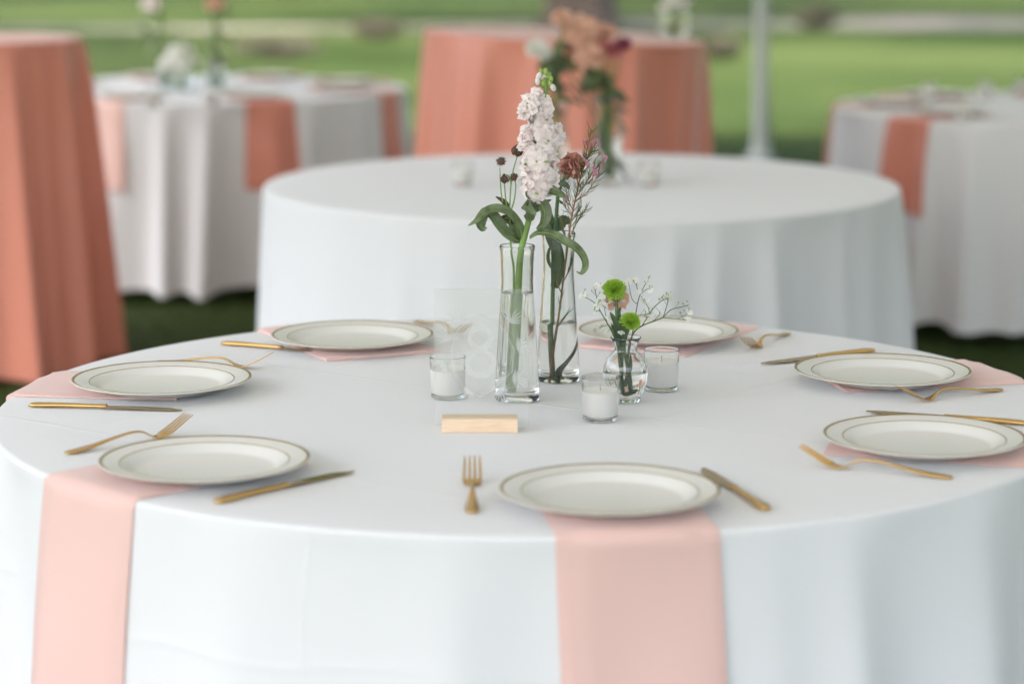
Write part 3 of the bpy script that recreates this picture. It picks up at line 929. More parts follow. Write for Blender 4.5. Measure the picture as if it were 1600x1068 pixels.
# ---- the pale pink stock in the near tall vase
def stock():
    R = random.Random(4)
    base = at(801, 612, yL)
    t = thing('stock_flower', 'pale pink ruffled flower spike with grey-green leaves in tall bud vase', 'flower', base)
    A = lambda x, y, dy=0.0: at(x, y, yL + dy) - base
    m = MB()
    m.tube([A(801, 612, -.008), A(806, 540, -.004), A(809, 470), A(813, 400), A(820, 368), A(829, 335), A(838, 305), A(842, 250), A(847, 190), A(853, 140), A(851, 122)],
           [.0055, .0052, .005, .0048, .0046, .0042, .004, .0035, .003, .0025, .002], 10, 4)
    obj('stem', m, M['stem'], t)
    ms = [floret_mesh(100 + i, 0.0200, M['petal'], ((5, 1.0, 0.0), (5, 0.82, 0.40), (3, 0.52, 0.95)), .34, .09, .60, i == 3) for i in range(4)]
    ax0, ax1 = A(840, 303), A(848, 150)
    prof = [(0, .013), (.08, .021), (.2, .0255), (.35, .0265), (.5, .027), (.62, .026), (.72, .020), (.82, .014), (.92, .009), (1, .005)]
    def rad(x):
        for (a, ra), (b, rb) in zip(prof, prof[1:]):
            if x <= b: return ra + (rb - ra) * (x - a) / (b - a)
        return prof[-1][1]
    n = 38
    for i in range(n):
        x = (i + 0.5) / n
        x = x ** 1.08 * 0.93
        a = i * 2.39996 + R.uniform(-.25, .25)
        d = Vector((math.cos(a), math.sin(a), R.uniform(-.05, .45)))
        c = ax0.lerp(ax1, x)
        k = (0.98 - 0.22 * x) * R.uniform(.78, 1.12)
        o = obj('floret', ms[i % 4], None, t, loc=c + Vector((math.cos(a), math.sin(a), 0)) * max(0.001, rad(x) - 0.006 + R.uniform(-.006, .005)))
        orient(o, d, R.uniform(0, 6.28)); o.scale = (k, k, k * R.uniform(.85, 1.1))
    for (x, y, dy, k, d) in [(826, 163, -.006, .95, (-.7, -.6, .3)), (838, 158, .004, .8, (-.1, -.5, .8)), (818, 172, 0, .8, (-.9, -.3, .1)), (822, 212, -.006, .95, (-.8, -.5, .2)), (868, 213, -.006, .95, (.7, -.6, .3)), (874, 207, .004, .75, (.9, -.3, .3)), (816, 220, .0, .8, (-.9, -.2, .2)),
                             (836, 146, -.004, .55, (-.4, -.6, .6))]:
        o = obj('floret', ms[R.randrange(4)], None, t, loc=A(x, y, dy))
        orient(o, d, R.uniform(0, 6)); o.scale = (k,) * 3
    # closed buds at the tip
    for i, (x, y, r, pale) in enumerate([(842, 119, .0042, 1), (850, 121, .0046, 1), (857, 118, .004, 0), (846, 112, .0036, 0), (853, 112, .0038, 0), (861, 124, .0036, 0), (864, 137, .0042, 1), (840, 127, .0040, 1), (859, 130, .0034, 0), (849, 130, .0038, 0)]):
        m = MB(); m.ball((0, 0, 0), r, 10, 1.5, .06, R)
        o = obj('bud', m, M['petal'] if pale else M['bud_green'], t, loc=A(x, y, R.uniform(-.005, .005)))
        orient(o, (R.uniform(-.6, .6), R.uniform(-.6, 0), 1))
    m = MB()
    for (x, y) in [(842, 119), (850, 121), (864, 137), (840, 127), (857, 118)]:
        m.tube([A(852, 140), A((852 + x) / 2, (139 + y) / 2 + 2), A(x, y)], .0011, 6, 3)
    obj('bud_stalks', m, M['stem'], t)
    for (x, y) in [(855, 250), (822, 255), (836, 300)]:          # calyx tips that peep out of the spike
        for q in range(3):
            m = MB(); m.leaf([A(x, y, -.022), A(x + R.uniform(-6, 6), y + 3, -.031), A(x + R.uniform(-10, 10), y + R.uniform(-4, 6), -.036)], .0016, fold=.4, k=3)
            obj('calyx', m, M['bud_green'], t)
    # leaves
    LV = [
        ([(816, 372, 0), (811, 352, -.006), (796, 335, -.012), (776, 329, -.016), (757, 334, -.02), (744, 345, -.022), (731, 353, -.02)], .0095, (0, -.6, .8), .25),
        ([(812, 378, .004), (795, 368, -.002), (778, 352, -.008), (767, 337, -.012), (757, 330, -.014), (746, 338, -.02)], .0100, (.3, -.8, .6), .3),
        ([(813, 379, .01), (806, 358, .014), (796, 345, .012), (786, 347, .01)], .0095, (.2, -1, .3), .3),
        ([(760, 336, -.012), (751, 348, -.014), (754, 357, -.02), (761, 356, -.026)], .0075, (.2, -1, .4), .2),
        ([(828, 372, -.006), (842, 364, -.016), (862, 366, -.024), (882, 378, -.028), (899, 389, -.028), (911, 404, -.026), (914, 418, -.024), (908, 427, -.024), (900, 424, -.026)], .0072, (.1, -.8, .7), .35),
        ([(829, 345, -.006), (826, 328, -.018), (822, 322, -.028), (838, 336, -.034)], .0105, (.2, -1, .2), .25),
        ([(835, 330, .0), (844, 318, -.008), (851, 332, -.016), (848, 350, -.02), (838, 358, -.018)], .0095, (.4, -1, .1), .3),
        ([(838, 312, 0), (826, 306, -.012), (821, 299, -.02)], .006, (.2, -1, .4), .3),
        ([(842, 306, 0), (856, 300, -.014), (870, 302, -.02), (885, 309, -.018)], .0085, (.1, -.8, .6), .3),
    ]
    for pts, w, up, fo in LV:
        m = MB(); m.leaf([A(*q) for q in pts], w, up, fo * 1.5, 0.22, 6)
        lf = obj('leaf', m, M['leaf'], t)
        m = MB(); m.tube([A(*q) for q in pts], [.0011, .0008, .0003], 6, 6)
        obj('midrib', m, M['stem'], lf)
    return t
stock()

# ---- brown scabiosa seed heads in the same vase
def scabiosa():
    R = random.Random(9)
    base = at(797, 606, yL + .008)
    t = thing('seed_head_stem', 'thin stem with four dried brown seed heads leaning from tall bud vase', 'flower', base)
    A = lambda x, y, dy=0.012: at(x, y, yL + dy) - base
    m = MB()
    m.tube([A(797, 606, .008), A(800, 520, .004), A(803, 430, .0), A(799, 395, .004), A(797, 360), A(796, 334)], [.0018, .0018, .0018, .0016, .0015, .0014], 7, 4)
    for pts in ([(796, 334), (788, 325), (783, 300), (781, 262)], [(796, 334), (797, 310), (800, 275), (808, 245)], [(796, 334), (791, 318), (788, 285)], [(796, 334), (803, 315), (806, 290), (803, 280)], [(799, 288), (796, 276), (791, 274), (789, 278)]):
        m.tube([A(*p) for p in pts], [.0012, .0010, .0008], 6, 4)
    obj('stem', m, M['stem'], t)
    for (x, y, r, kind) in [(783, 252, .0068, 0), (808, 236, .0082, 1), (789, 280, .0062, 1), (803, 277, .0060, 0)]:
        m = MB()
        c = A(x, y)
        m.ball((0, 0, 0), r * .8, 12, 1.05, .05, R)
        for _ in range(60 if kind == 0 else 22):
            if kind == 0: d = Vector((R.gauss(0, 1), R.gauss(0, 1), R.gauss(.25, 1))).normalized(); ln = r * 1.25
            else: d = Vector((R.gauss(0, 1), R.gauss(0, 1), R.gauss(-.2, .5))).normalized(); ln = r * 1.0
            if kind == 0:
                u = d.orthogonal().normalized() * r * .16
                w = d.cross(u)
                m.add([d * r * .6 + u, d * r * .6 + w, d * r * .6 - u, d * r * .6 - w, d * ln], [(0, 1, 4), (1, 2, 4), (2, 3, 4), (3, 0, 4)])
            else:
                b = Vector((d.x, d.y, 0)).normalized()
                m.leaf([b * r * .45 + Vector((0, 0, -r * .9)), b * r * .95 + Vector((0, 0, -r * .2)), b * r * .75 + Vector((0, 0, r * .6)), b * r * .30 + Vector((0, 0, r * (1.15 + .2 * R.random())))], r * .26, b, .3, 0, 3)
        o = obj('seed_head', m, M['pod'], t, loc=c)
        orient(o, (R.uniform(-.2, .4) if x != 808 else .45, -.2, 1))
    for pts in ([(796, 334), (792, 322), (784, 313), (774, 307)], [(796, 334), (784, 326), (776, 328), (768, 327)], [(797, 345), (790, 340), (781, 345), (777, 352)], [(799, 350), (804, 340), (800, 333)]):
        m = MB(); m.leaf([A(*p) for p in pts], .0042, (.2, -1, .5), .35, .2, 4)
        obj('withered_leaf', m, M['leaf_brown'], t)
    return t
scabiosa()

# ---- the mauve carnation in the far tall vase
def carnation():
    R = random.Random(14)
    base = at(866, 590, yR)
    t = thing('carnation', 'dusty mauve frilled carnation on dark green stem in tall bud vase', 'flower', base)
    A = lambda x, y, dy=0.0: at(x, y, yR + dy) - base
    m = MB()
    m.tube([A(866, 590), A(863, 520), A(864, 440), A(867, 375), A(869, 340), A(873, 300), A(884, 272)], [.0034, .0034, .0032, .003, .003, .0028, .0028], 9, 4)
    m.ball(A(868, 345), .0045, 10, .8); m.ball(A(864, 445), .0042, 10, .8)
    obj('stem', m, M['stem_dark'], t)
    m = MB(); m.tube([A(884, 280), A(887, 270), A(890, 262)], [.0035, .0065, .0075], 10, 3)
    obj('calyx', m, M['leaf'], t)
    c = A(893, 256)
    rnd = R
    pm_ = []
    for i in range(4):
        q = MB(); q.grid(petal_grid(.022, .0125, .0095, 0.0, 0, random.Random(50 + i), .1, 7, .10))
        pm_.append(q.mesh('petal', M['mauve']))
    up = Vector((-.1, -.75, .55)).normalized()
    for i in range(26):
        a = i * 2.39996; s = (i + 1) / 26
        o = obj('petal', pm_[i % 4], None, t, loc=c + Vector((0, .006, -.006)))
        tilt = 1.35 * (1 - s) + 0.05
        q = up.to_track_quat('Z', 'Y') @ Matrix.Rotation(a, 4, 'Z').to_quaternion() @ Matrix.Rotation(-tilt, 4, 'Y').to_quaternion() @ Matrix.Rotation(R.uniform(-.5, .5), 4, 'X').to_quaternion()
        o.rotation_mode = 'QUATERNION'; o.rotation_quaternion = q
        k = R.uniform(.75, 1.02); o.scale = (k, k, k)
    for pts, w in [([(867, 350, 0), (858, 335, -.01), (852, 318, -.014), (862, 312, -.016)], .005), ([(867, 395, 0), (860, 372, -.008), (854, 352, -.008), (853, 340, -.004)], .007),
                   ([(868, 450, -.006), (871, 415, -.013), (869, 385, -.014), (866, 360, -.01)], .0105), ([(868, 360, .01), (880, 345, .014), (893, 348, .014)], .009), ([(868, 365, .008), (862, 348, .015), (858, 342, .02)], .010),
                   ([(864, 300, -.004), (873, 288, -.014), (884, 289, -.02), (890, 296, -.02)], .0055), ([(862, 420, .0), (856, 405, .006), (857, 392, .01), (862, 380, .01)], .003)]:
        m = MB(); m.leaf([A(*q) for q in pts], w, (.2, -1, .3), .3, .12, 4)
        obj('leaf', m, M['leaf_dark'], t)
    # a side shoot bent round in the water
    m = MB(); m.tube([A(897, 522, .006), A(893, 545, .0), A(882, 565), A(874, 577), A(870, 592)], [.0016, .0022, .0026, .004, .0045], 8, 4)
    obj('side_shoot', m, M['leaf_dark'], t)
    return t
carnation()

# ---- wax flower sprig
def waxflower():
    R = random.Random(31)
    base = at(862, 594, yR - .006)
    t = thing('wax_flower_sprig', 'wiry sprig with needle leaves and small pink buds in tall bud vase', 'flower', base)
    A = lambda x, y, dy=-.006: at(x, y, yR + dy) - base
    paths = [[(862, 594), (867, 540), (876, 470), (886, 390), (893, 340), (900, 308), (905, 285), (911, 262), (920, 222), (924, 202)],
             [(900, 308), (912, 292), (922, 274), (933, 262)], [(899, 315), (915, 303), (928, 285), (936, 270)], [(903, 292), (903, 270), (913, 248), (926, 235)],
             [(896, 330), (888, 312), (884, 296)], [(894, 338), (884, 325), (878, 315)], [(905, 285), (912, 262), (918, 246), (931, 232)], [(889, 375), (900, 350), (908, 335), (915, 326)], [(886, 390), (880, 355), (876, 338)],
             [(878, 460), (870, 440), (864, 420)], [(880, 440), (890, 420), (893, 405)], [(871, 510), (880, 497), (885, 490)], [(893, 345), (903, 332), (909, 322)]]
    m = MB()
    for i, pth in enumerate(paths):
        m.tube([A(x, y, -.006 + (0.004 * math.sin(j * 1.3 + i) if j else 0)) for j, (x, y) in enumerate(pth)], [.0017, .0013, .0009] if i == 0 else [.0010, .0006], 6, 4)
    obj('stem', m, M['stem_brown'], t)
    m = MB()
    for i, pth in enumerate(paths):
        pp = smooth([A(*q) for q in pth], 8)
        for j in range(4, len(pp) - 1):
            if i == 0 and (pp[j] + base).z < ZT + .10 : continue
            if R.random() < (.8 if i == 0 else .85):
                p0 = pp[j]; tg = (pp[j + 1] - pp[j - 1]).normalized()
                sd = Vector((R.gauss(0, 1), R.gauss(0, .7), R.gauss(0, .4))); sd = (sd - tg * sd.dot(tg)).normalized()
                ln = R.uniform(.009, .017); d = tg * .85 + sd * .65
                inside = (p0 + base).z < ZT + .235
                if inside: d = tg + sd * .3
                m.tube([p0, p0 + d * ln * .5, p0 + d * ln + Vector((0, 0, .002))], [.0006, .0008, .0002], 4, 2)
    o = obj('needle_leaves', m, M['needle'], t); o['kind'] = 'stuff'
    bm_ = []
    for i in range(3):
        q = MB(); q.ball((0, 0, .0018), .0036, 8, .95, .10, random.Random(i))
        q.tube([(0, 0, -.005), (0, 0, -.001)], [.0008, .0024], 7, 1)
        bm_.append(q.mesh('bud', M['pink_bud']))
    for (x, y, s) in [(914, 222, .9), (925, 227, 1.1), (933, 221, .8), (935, 227, .7), (937, 240, .8), (946, 248, 1.1), (919, 258, 1.05), (928, 264, 1.0), (930, 271, 1.15), (939, 261, .95), (932, 275, .8), (885, 311, .7), (914, 251, .9), (912, 241, .8), (882, 281, .7)]:
        o = obj('bud', bm_[R.randrange(3)], None, t, loc=A(x, y, -.006 + R.uniform(-.006, .006)))
        orient(o, (R.uniform(-.5, .8), R.uniform(-.5, .2), 1)); o.scale = (s,) * 3
    m = MB()
    for (x, y, x1, y1) in [(914, 222, 911, 245), (925, 227, 918, 250), (933, 221, 922, 240), (946, 248, 933, 258), (939, 261, 926, 275), (919, 258, 910, 275), (930, 271, 920, 288), (937, 240, 926, 256), (885, 311, 888, 325)]:
        m = MB(); m.tube([A(x, y), A(x1, y1)], .0006, 5, 1)
        obj('bud_stalk', m, M['stem_brown'], t)
    return t
waxflower()

# ---- lime blooms, small peach bloom and baby's breath in the round vase
def mum(label, c_px, Rr, face, stem_px, seed, name='button_chrysanthemum'):
    R = random.Random(seed)
    base = at(*stem_px[0], yB)
    t = thing(name, label, 'flower', base, group='lime green blooms')
    A = lambda x, y, dy=0.0: at(x, y, yB + dy) - base
    m = MB(); m.tube([A(*p) for p in stem_px], .0026, 8, 4)
    obj('stem', m, M['stem_dark'], t)
    c = A(c_px[0], c_px[1], c_px[2])
    m = MB()
    n = 120
    for i in range(n):
        s = (i + .5) / n; phi = math.acos(1 - 1.25 * s); a = i * 2.39996
        d = Vector((math.sin(phi) * math.cos(a), math.sin(phi) * math.sin(a), math.cos(phi)))
        e = Vector((math.cos(a), math.sin(a), 0))
        L = Rr * (.62 + .38 * s) * R.uniform(.9, 1.08)
        p0 = d * Rr * .2; p1 = d * L * .7; p2 = d * L + Vector((0, 0, Rr * .10)) - e * Rr * .06 * (1 - s)
        m.leaf([p0, p1, p2], Rr * .105, d.cross(e.cross(Vector((0, 0, 1)))) + Vector((0, 0, .5)), .7, 0, 2, lambda x: .45 + .55 * math.sin(math.pi * min(1, x * .75 + .1)))
    o = obj('bloom', m, M['lime'], t, loc=c); orient(o, face)
    m = MB(); m.lathe([(0.0, -Rr * .35), (Rr * .32, -Rr * .28), (Rr * .45, 0), (0, 0.001)], 14)
    o = obj('calyx', m, M['leaf_dark'], t, loc=c); orient(o, face)
    return t
mum('round lime green bloom standing tallest in the small round vase', (960, 452, -.004), .0188, (-.05, -.75, .66), [(975, 612), (968, 560), (965, 510), (963, 470), (961, 456)], 61)
mum('lower lime green bloom leaning over the lip of the small round vase', (985, 502, -.014), .0168, (.25, -.6, .75), [(984, 612), (980, 570), (975, 545), (978, 525), (984, 507)], 62)

def peach_bloom():
    R = random.Random(71)
    base = at(972, 600, yB + .01)
    t = thing('spray_carnation', 'small peach frilled bloom tucked behind the tallest lime bloom', 'flower', base)
    A = lambda x, y, dy=0.014: at(x, y, yB + dy) - base
    m = MB(); m.tube([A(972, 600, .004), A(972, 545, .002), A(970, 510), A(966, 478)], .0020, 7, 4)
    obj('stem', m, M['stem_dark'], t)
    o = obj('bloom', floret_mesh(72, .0185, M['peach'], ruf=.4, jag=.12), None, t, loc=A(964, 468)); orient(o, (.1, -.6, .7))
    m = MB(); m.tube([A(966, 492), A(966, 480), A(965, 472)], [.002, .005, .007], 9, 3)
    obj('calyx', m, M['leaf'], t)
    for pts, w in [([(973, 545, .002), (962, 520, -.004), (955, 505, -.006)], .004), ([(973, 540, 0), (974, 515, -.006), (972, 497, -.004)], .0055), ([(972, 540, 0), (962, 505, -.008), (953, 487, -.01)], .0045), ([(976, 600, -.004), (984, 575, -.01), (985, 553, -.008)], .0035), ([(974, 615, -.01), (988, 610, -.014), (995, 607, -.012)], .004)]:
        m = MB(); m.leaf([A(*q) for q in pts], w, (.2, -1, .3), .3, .12, 4); obj('leaf', m, M['leaf_dark'], t)
    return t
peach_bloom()

def babys_breath():
    R = random.Random(83)
    base = at(976, 606, yB - .004)
    t = thing('babys_breath', 'fine branching white baby\'s breath spreading from the small round vase', 'flower', base)
    A = lambda x, y, dy=0.0: at(x, y, yB + dy) - base
    m = MB(); fl, bu = [], []
    br = [([(978, 600), (982, 545), (990, 520), (1003, 509), (1020, 502), (1036, 496)], .0013), ([(1003, 509), (1010, 498), (1015, 490)], .0009), ([(976, 600), (966, 545), (957, 520), (948, 503), (938, 486)], .0012), ([(976, 600), (984, 545), (991, 505), (996, 475), (1000, 460)], .0010),
          ([(1036, 496), (1058, 498), (1075, 500)], .0008), ([(1036, 496), (1048, 484), (1062, 480), (1078, 476)], .0008), ([(1036, 496), (1040, 484), (1044, 470), (1046, 462)], .0007), ([(1015, 490), (1022, 480), (1034, 470), (1045, 465)], .0007), ([(1015, 490), (1012, 478), (1006, 472)], .0006),
          ([(1015, 490), (1000, 492), (990, 494)], .0006), ([(1000, 460), (1010, 452), (1017, 453)], .0006), ([(1000, 460), (996, 452), (994, 438)], .0006), ([(1000, 460), (1007, 446), (1012, 440)], .0006), ([(938, 486), (930, 474), (920, 467), (910, 462)], .0007), ([(938, 486), (933, 468), (930, 452)], .0006), ([(948, 503), (946, 490), (944, 480)], .0006),
          ([(938, 486), (928, 484), (934, 478)], .0006), ([(957, 520), (952, 508), (936, 512)], .0006), ([(1058, 498), (1066, 494), (1078, 488)], .0005), ([(996, 475), (988, 468), (984, 452), (982, 440)], .0006), ([(1020, 502), (1030, 492), (1033, 484)], .0006)]
    for pts, r in br:
        dy = R.uniform(-.012, .012)
        q = [A(x, y, dy * min(1, j / 3)) for j, (x, y) in enumerate(pts)]
        m.tube(q, [r, r * .7], 5, 4)
        if r < .001:
            ss = smooth(q, 6)
            for s in ss[len(ss) // 2:]:
                if R.random() < .42:
                    e = s + Vector((R.uniform(-.008, .008), R.uniform(-.008, .008), R.uniform(.002, .012)))
                    m.tube([s, e], .0003, 4, 1); bu.append(e)
            fl.append(q[-1])
    for (x, y) in [(936, 512), (1046, 461), (1045, 468), (1075, 498), (982, 438), (980, 455), (951, 496), (956, 484), (953, 473), (910, 463), (915, 461), (933, 446), (940, 478), (930, 476), (949, 516), (972, 470), (998, 456), (1016, 470), (970, 520), (933, 487), (952, 434), (945, 470), (938, 468)]:
        fl.append(A(x, y, R.uniform(-.016, .012)))
    obj('stem', m, M['stem_dark'], t)
    m = MB()
    for p in bu: m.ball(p, R.uniform(.0009, .0015), 6, 1.2)
    o = obj('small_buds', m, M['bud_green'], t); o['kind'] = 'stuff'
    fm = [floret_mesh(200 + i, .0058, M['white_petal'], ((5, 1, .3), (4, .7, .9)), .3, .1) for i in range(2)]
    for p in fl:
        o = obj('blossom', fm[R.randrange(2)], None, t, loc=p); orient(o, (R.uniform(-.7, .7), R.uniform(-1, .1), .7), R.uniform(0, 6)); k = R.uniform(.65, 1.05); o.scale = (k,) * 3
    return t
babys_breath()

# ------------------------------------------------------------------ table number
def sign():
    bf = un(749.5, 676, ZT)                       # foot of the block's front face
    D = 0.036; Hh = 0.0195
    Yc = bf.y + D / 2
    t = thing('wooden_sign_holder', 'small pale wooden block holding the clear acrylic number sign', 'sign holder', (bf.x, Yc, ZT))
    m = MB()
    w = 0.052; b = 0.0010; sl = 0.0022
    # outline in the YZ plane with the slot, run along X
    out = [(-D / 2 + b, 0), (-D / 2, b), (-D / 2, Hh - b), (-D / 2 + b, Hh), (-sl - b * .5, Hh), (-sl, Hh - b * .5), (-sl, 0.008), (sl, 0.008), (sl, Hh - b * .5), (sl + b * .5, Hh), (D / 2 - b, Hh), (D / 2, Hh - b), (D / 2, b), (D / 2 - b, 0)]
    rows = [[(x, y, z) for y, z in out] for x in (-w, w)]
    m.grid(rows, True)
    for o_, rv in ((0, False), (14, True)):
        for quad in ([0, 1, 2, 3, 4, 5, 6], [7, 8, 9, 10, 11, 12, 13], [0, 6, 7, 13]):
            f = [i + o_ for i in quad]; m.f.append(tuple(f[::-1] if rv else f))
    auto(obj('block', m, M['wood'], t, smooth_=False), 30)
    # the sheet
    x0 = at(679, 560, Yc).x; x1 = at(826, 560, Yc).x; top = at(750, 452, Yc).z - ZT
    s = thing('acrylic_number_sign', 'clear acrylic table number sheet printed with a white 8 and palm leaves', 'sign', ((x0 + x1) / 2, Yc, ZT + 0.008))
    hw = (x1 - x0) / 2; hgt_ = top - 0.008
    m = MB(); m.box(-hw, hw, -0.0013, 0.0013, 0.0, hgt_)
    pn = obj('acrylic_sheet', m, M['acrylic'], s, smooth_=False)
    pn.data.materials.append(M['acrylic_edge'])
    for pgn in pn.data.polygons:
        if abs(pgn.normal.y) < 0.5: pgn.material_index = 1
    F = -0.0016
    def L2(x, y):
        p_ = at(x, y, Yc); return Vector((p_.x - (x0 + x1) / 2, F, p_.z - ZT - 0.008))
    def line(m, pts, w_):
        for a, b_ in zip(pts, pts[1:]):
            d = (b_ - a).normalized(); n_ = Vector((-d.z, 0, d.x)) * w_
            a2, b2 = a - d * w_ * .5, b_ + d * w_ * .5
            m.add([a2 + n_, a2 - n_, b2 - n_, b2 + n_], [(0, 1, 2, 3)])
    def annulus(m, cx, cy, ro, ri, sy):
        n_ = 48; rows_ = []
        for r_ in (ri, ro):
            rows_.append([L2(cx + r_ * math.cos(2 * math.pi * j / n_), cy + r_ * sy * math.sin(2 * math.pi * j / n_)) for j in range(n_)])
        m.grid(rows_, True)
    m = MB(); annulus(m, 751, 527, 20, 12.5, 1.0); obj('numeral_ring', m, M['print'], pn, smooth_=False)
    m = MB(); annulus(m, 751, 567, 25, 16.5, .96); 
    m.v = [(x, y - 0.00004, z) for x, y, z in m.v]
    obj('numeral_ring', m, M['print'], pn, smooth_=False)
    m = MB()
    out_ = [(715, 516), (733, 499), (751, 491), (770, 499), (788, 515), (803, 545), (800, 580), (768, 609), (750, 619), (728, 606), (708, 585), (705, 545), (715, 516)]
    line(m, [L2(*q) for q in out_], .0006)
    line(m, [L2(751 + (x - 751) * .93, 556 + (y - 556) * .93) for x, y in out_], .0003)
    m.v = [(x, y - 0.00008, z) for x, y, z in m.v]
    obj('frame_print', m, M['print'], pn, smooth_=False)
    R = random.Random(3)
    lay_ = [0.00012]
    def fan(cx, cy, a0, a1, n_, ln, w_=.0009):
        m = MB()
        for i in range(n_):
            a = math.radians(a0 + (a1 - a0) * i / (n_ - 1)); l_ = ln * (0.75 + .25 * math.sin(math.pi * i / (n_ - 1))) * R.uniform(.92, 1.05)
            p0 = L2(cx, cy); bend = math.radians(10) * (1 if i > n_ / 2 else -1)
            pts = [p0 + Vector((math.cos(a + bend * q * q), -0.00001 * i, math.sin(a + bend * q * q))) * (l_ * q) for q in (0.08, .35, .65, 1)]
            pts = [Vector((q.x, F - 0.00001 * i, q.z)) for q in pts]
            rows_ = []
            for j, q in enumerate(pts):
                d = (pts[min(j + 1, 3)] - pts[max(j - 1, 0)]).normalized(); n2 = Vector((-d.z, 0, d.x)) * w_ * (.5, 1, .9, .1)[j]
                rows_.append([q + n2, q - n2])
            m.grid(rows_)
        m.v = [(x, y - lay_[0], z) for x, y, z in m.v]; lay_[0] += 0.0002
        obj('palm_leaf_print', m, M['print'], pn, smooth_=False)
    fan(706, 531, 25, 185, 13, .026); fan(718, 502, 60, 175, 7, .022); fan(797, 505, 10, 120, 8, .024)
    fan(806, 540, -60, 70, 9, .020); fan(735, 608, 170, 290, 8, .017); fan(778, 606, -110, 10, 9, .021); fan(800, 590, -60, 60, 8, .021); fan(700, 570, 150, 250, 7, .016)
    return t
sign()

# ------------------------------------------------------------------ things on the tables behind
def far_vase(loc, h, r, label):
    return vase('glass_vase', label, loc, [(r * .9, 0), (r, .003), (r, h * .6), (r * .85, h * .85), (r, h * .98), (r * .98, h)],
                [(r * .8, .01), (r - .004, .014), (r - .004, h * .6), (r * .85 - .003, h * .85), (r - .003, h)], h * .55, 32)
def far_bouquet(loc, label, blooms, leaves, stems, name='bouquet'):
    """blooms: (x, y, depth, radius, material); everything hangs on stems from the vase"""
    t = thing(name, label, 'flowers', loc)
    loc = Vector(loc); R = random.Random(int(loc.x * 1000) + 5)
    foot = Vector((0, 0, 0.02))
    for (x, y, Y, r, mk) in blooms:
        c = at(x, y, Y) - loc
        m = MB(); m.tube([foot + Vector((R.uniform(-.012, .012), R.uniform(-.012, .012), 0)), Vector((c.x * .25, c.y * .25, max(.12, c.z * .6))), c], .0028, 6, 4)
        obj('stem', m, M['stem'], t)
        o = obj('bloom', floret_mesh(R.randrange(9999), r, M[mk], ((6, 1, .15), (6, .9, .55), (5, .75, .9), (4, .5, 1.25)), .18, .04, .62), None, t, loc=c)
        orient(o, (R.uniform(-.4, .4), R.uniform(-.9, -.2), .7)); o.scale = (1, 1, 1.2)
    for (x, y, Y, w, l) in leaves:
        for _ in range(5):
            c = at(x + R.uniform(-20, 20), y + R.uniform(-25, 25), Y) - loc
            d = Vector((R.uniform(-1, 1), R.uniform(-1, .6), R.uniform(-.4, 1))).normalized() * l
            m = MB(); m.leaf([c - d * .5, c + Vector((0, 0, .01)), c + d * .5], w, (0, -.6, .8), .25, .1, 4)
            obj('leaf', m, M['leaf_dark' if R.random() < .35 else 'leaf'], t)
        c = at(x, y, Y) - loc
        m = MB(); m.tube([foot, Vector((c.x * .3, c.y * .3, c.z * .6)), c], .003, 6, 4); obj('stem', m, M['stem_dark'], t)
    return t

b1 = un(950, 288, ZT); b1 = (b1.x, b1.y, ZT)
far_vase(b1, .235, .038, 'tall glass vase of peach and plum roses on the bare white cloth')
Yb = b1[1]
far_bouquet(b1, 'peach, pink and plum roses with dark leaves on the bare white cloth',
            [(905, 48, Yb, .050, 'peach'), (925, 88, Yb - .04, .045, 'peach'), (955, 78, Yb - .03, .036, 'rose_pink'), (972, 72, Yb - .01, .030, 'plum'), (890, 75, Yb + .03, .045, 'peach'), (940, 55, Yb + .04, .040, 'peach')],
            [(925, 125, Yb - .02, .02, .09), (945, 140, Yb - .01, .02, .09), (950, 200, Yb, .008, .10), (945, 250, Yb, .007, .10), (880, 105, Yb, .016, .08)], [])
b2 = un(868, 288, ZT); b2 = (b2.x, b2.y, ZT)
far_vase(b2, .215, .032, 'narrow glass vase with one cream bloom on the bare white cloth')
far_bouquet(b2, 'cream bloom with brown-green foliage beside the peach roses',
            [(842, 80, Yb, .036, 'white_petal'), (880, 30, Yb, .030, 'peach')], [(868, 100, Yb, .014, .08), (872, 150, Yb, .009, .09)], [])
for (x, y), lb in [((723, 290), 'white votive candle on the bare white cloth, on the cream bloom\'s side'), ((1014, 290), 'white votive candle on the bare white cloth beside the peach roses\' vase')]:
    q = un(x, y, ZT); place(votive0, (q.x, q.y, ZT), x, lb, GV, 1.0)

# the glass of white blooms on the wide terracotta table
q = Vector((0.125 + 0.415, 8.10, 1.075))
zc = 1.075 - math.sin(math.radians(2.6)) * 0.415 + 0.0
gl = vase('glass_bowl', 'small round glass of white blooms on the wide terracotta covered table', (q.x, q.y, zc), [(.028, 0), (.036, .003), (.052, .03), (.058, .055), (.052, .082), (.044, .096), (.045, .1)],
          [(.024, .008), (.033, .011), (.048, .032), (.054, .055), (.048, .080), (.041, .1)], .05, 36)
t = thing('white_posy', 'white blooms in the round glass on the wide terracotta table', 'flowers', (q.x, q.y, zc))
R_ = random.Random(12)
for i in range(7):
    a = i * 0.9; c = Vector((math.cos(a) * .032, math.sin(a) * .032, .125 + R_.uniform(-.02, .035)))
    m = MB(); m.tube([(c.x * .2, c.y * .2, .02), (c.x * .4, c.y * .4, .08), c], .0018, 6, 3); obj('stem', m, M['stem'], t)
    o = obj('bloom', floret_mesh(300 + i, .030, M['white_petal'], ruf=.25), None, t, loc=c); orient(o, (c.x * 20, c.y * 20, .8))

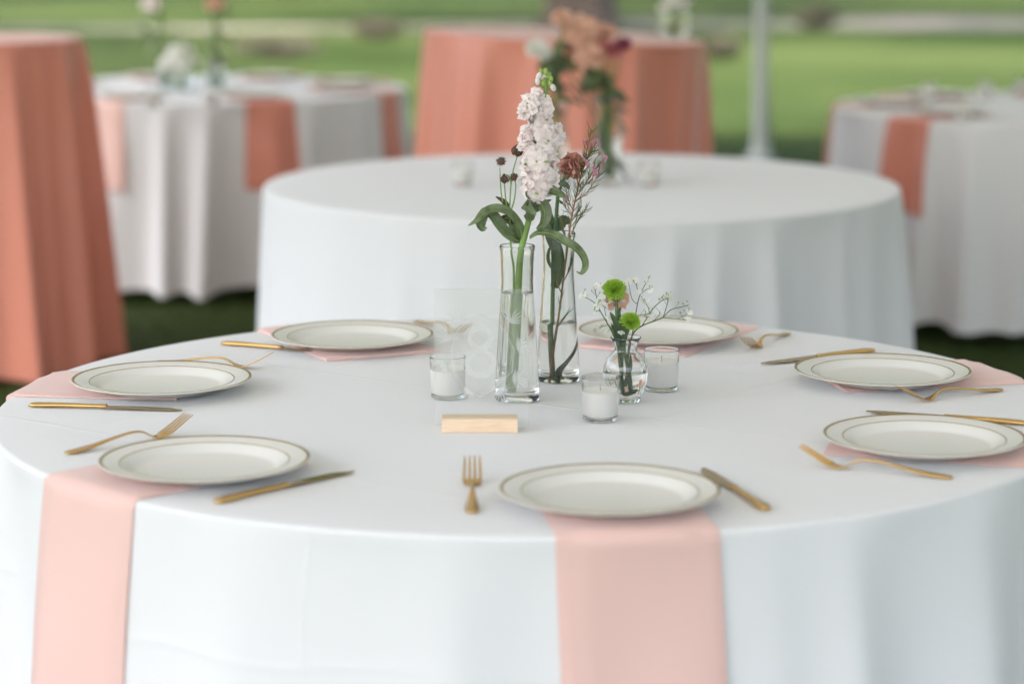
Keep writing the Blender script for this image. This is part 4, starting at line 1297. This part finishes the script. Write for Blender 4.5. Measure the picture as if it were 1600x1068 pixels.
# settings on the pleated white tables
def far_setting(cl, near, degs, where, gname, dist=.62, hang=.33):
    for k, dg in enumerate(degs):
        a = math.radians(dg)
        c = (cl.c.x + math.cos(a) * dist, cl.c.y + math.sin(a) * dist)
        spot = f'{where} at the place nearest {near}' if k == 0 else f'{where}, {ordn[k]} clockwise from {near}'
        place(plate0, (c[0], c[1], ZT + NAP), a, f'white plate on {spot}', f'plates on the {gname}')
        napkin(cl, c, a, .19, -.12, hang, ('pale pink' if dg == -110 else 'terracotta') + f' napkin on {spot}', f'napkins on the {gname}', seed=20 + k, cloth='napkin' if dg == -110 else 'terracotta')  # deeper cloth: partly its own colour, mostly warm shade put into it
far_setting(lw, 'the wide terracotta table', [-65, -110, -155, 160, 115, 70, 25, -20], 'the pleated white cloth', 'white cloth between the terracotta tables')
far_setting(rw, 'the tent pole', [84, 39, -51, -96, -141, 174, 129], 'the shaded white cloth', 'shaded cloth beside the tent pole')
for (x, y), lb in [((1505, 188), 'brightest'), ((1450, 158), 'a'), ((1540, 155), 'b'), ((1597, 148), 'c')]:
    q = un(x, y, ZT); place(votive0, (q.x, q.y, ZT), x, 'white votive candle on the shaded cloth beside the tent pole', 'votives on the shaded cloth beside the tent pole', 1.05)
# vases on the far white table
Yf = 9.9
for (x, hx, mk, lb, lb2) in [(262, 236, 'petal', 'glass vase with pale pink blooms on the white cloth between terracotta tables', 'pale pink blooms on the white cloth between the terracotta tables'),
                             (338, 336, 'peach', 'glass vase with peach blooms on the white cloth between terracotta tables', 'peach blooms on the white cloth between the terracotta tables')]:
    q = at(x, 130, Yf); loc = (q.x, Yf, ZT)
    far_vase(loc, .235, .034, lb)
    far_bouquet(loc, lb2, [(hx, 6, Yf, .042, mk), (hx + 8, -22, Yf, .042, mk), (hx - 12, -30, Yf + .02, .035, mk), (hx + 4, -55, Yf, .035, 'white_petal' if mk == 'petal' else 'peach')], [(hx + 8, 45, Yf, .009, .10), (x, 85, Yf, .007, .10)], [])
q = at(285, 150, 9.75)
far_vase((q.x, 9.75, ZT), .12, .045, 'short round glass vase of white sprays between the taller vases')
far_bouquet((q.x, 9.75, ZT), 'white sprays in the short vase between the taller vases', [(270, 84, 9.75, .034, 'white_petal'), (290, 78, 9.72, .034, 'white_petal'), (282, 98, 9.7, .032, 'white_petal'), (302, 95, 9.76, .030, 'white_petal'), (258, 100, 9.74, .03, 'white_petal')], [], [])
for (x, y), nb in [((240, 168), 'pale pink'), ((330, 165), 'peach')]:
    q = un(x, y, ZT); place(votive0, (q.x, q.y, ZT), x, f'white votive candle near the vase of {nb} blooms, between the terracotta tables', 'votives on the white cloth between the terracotta tables', 1.0)
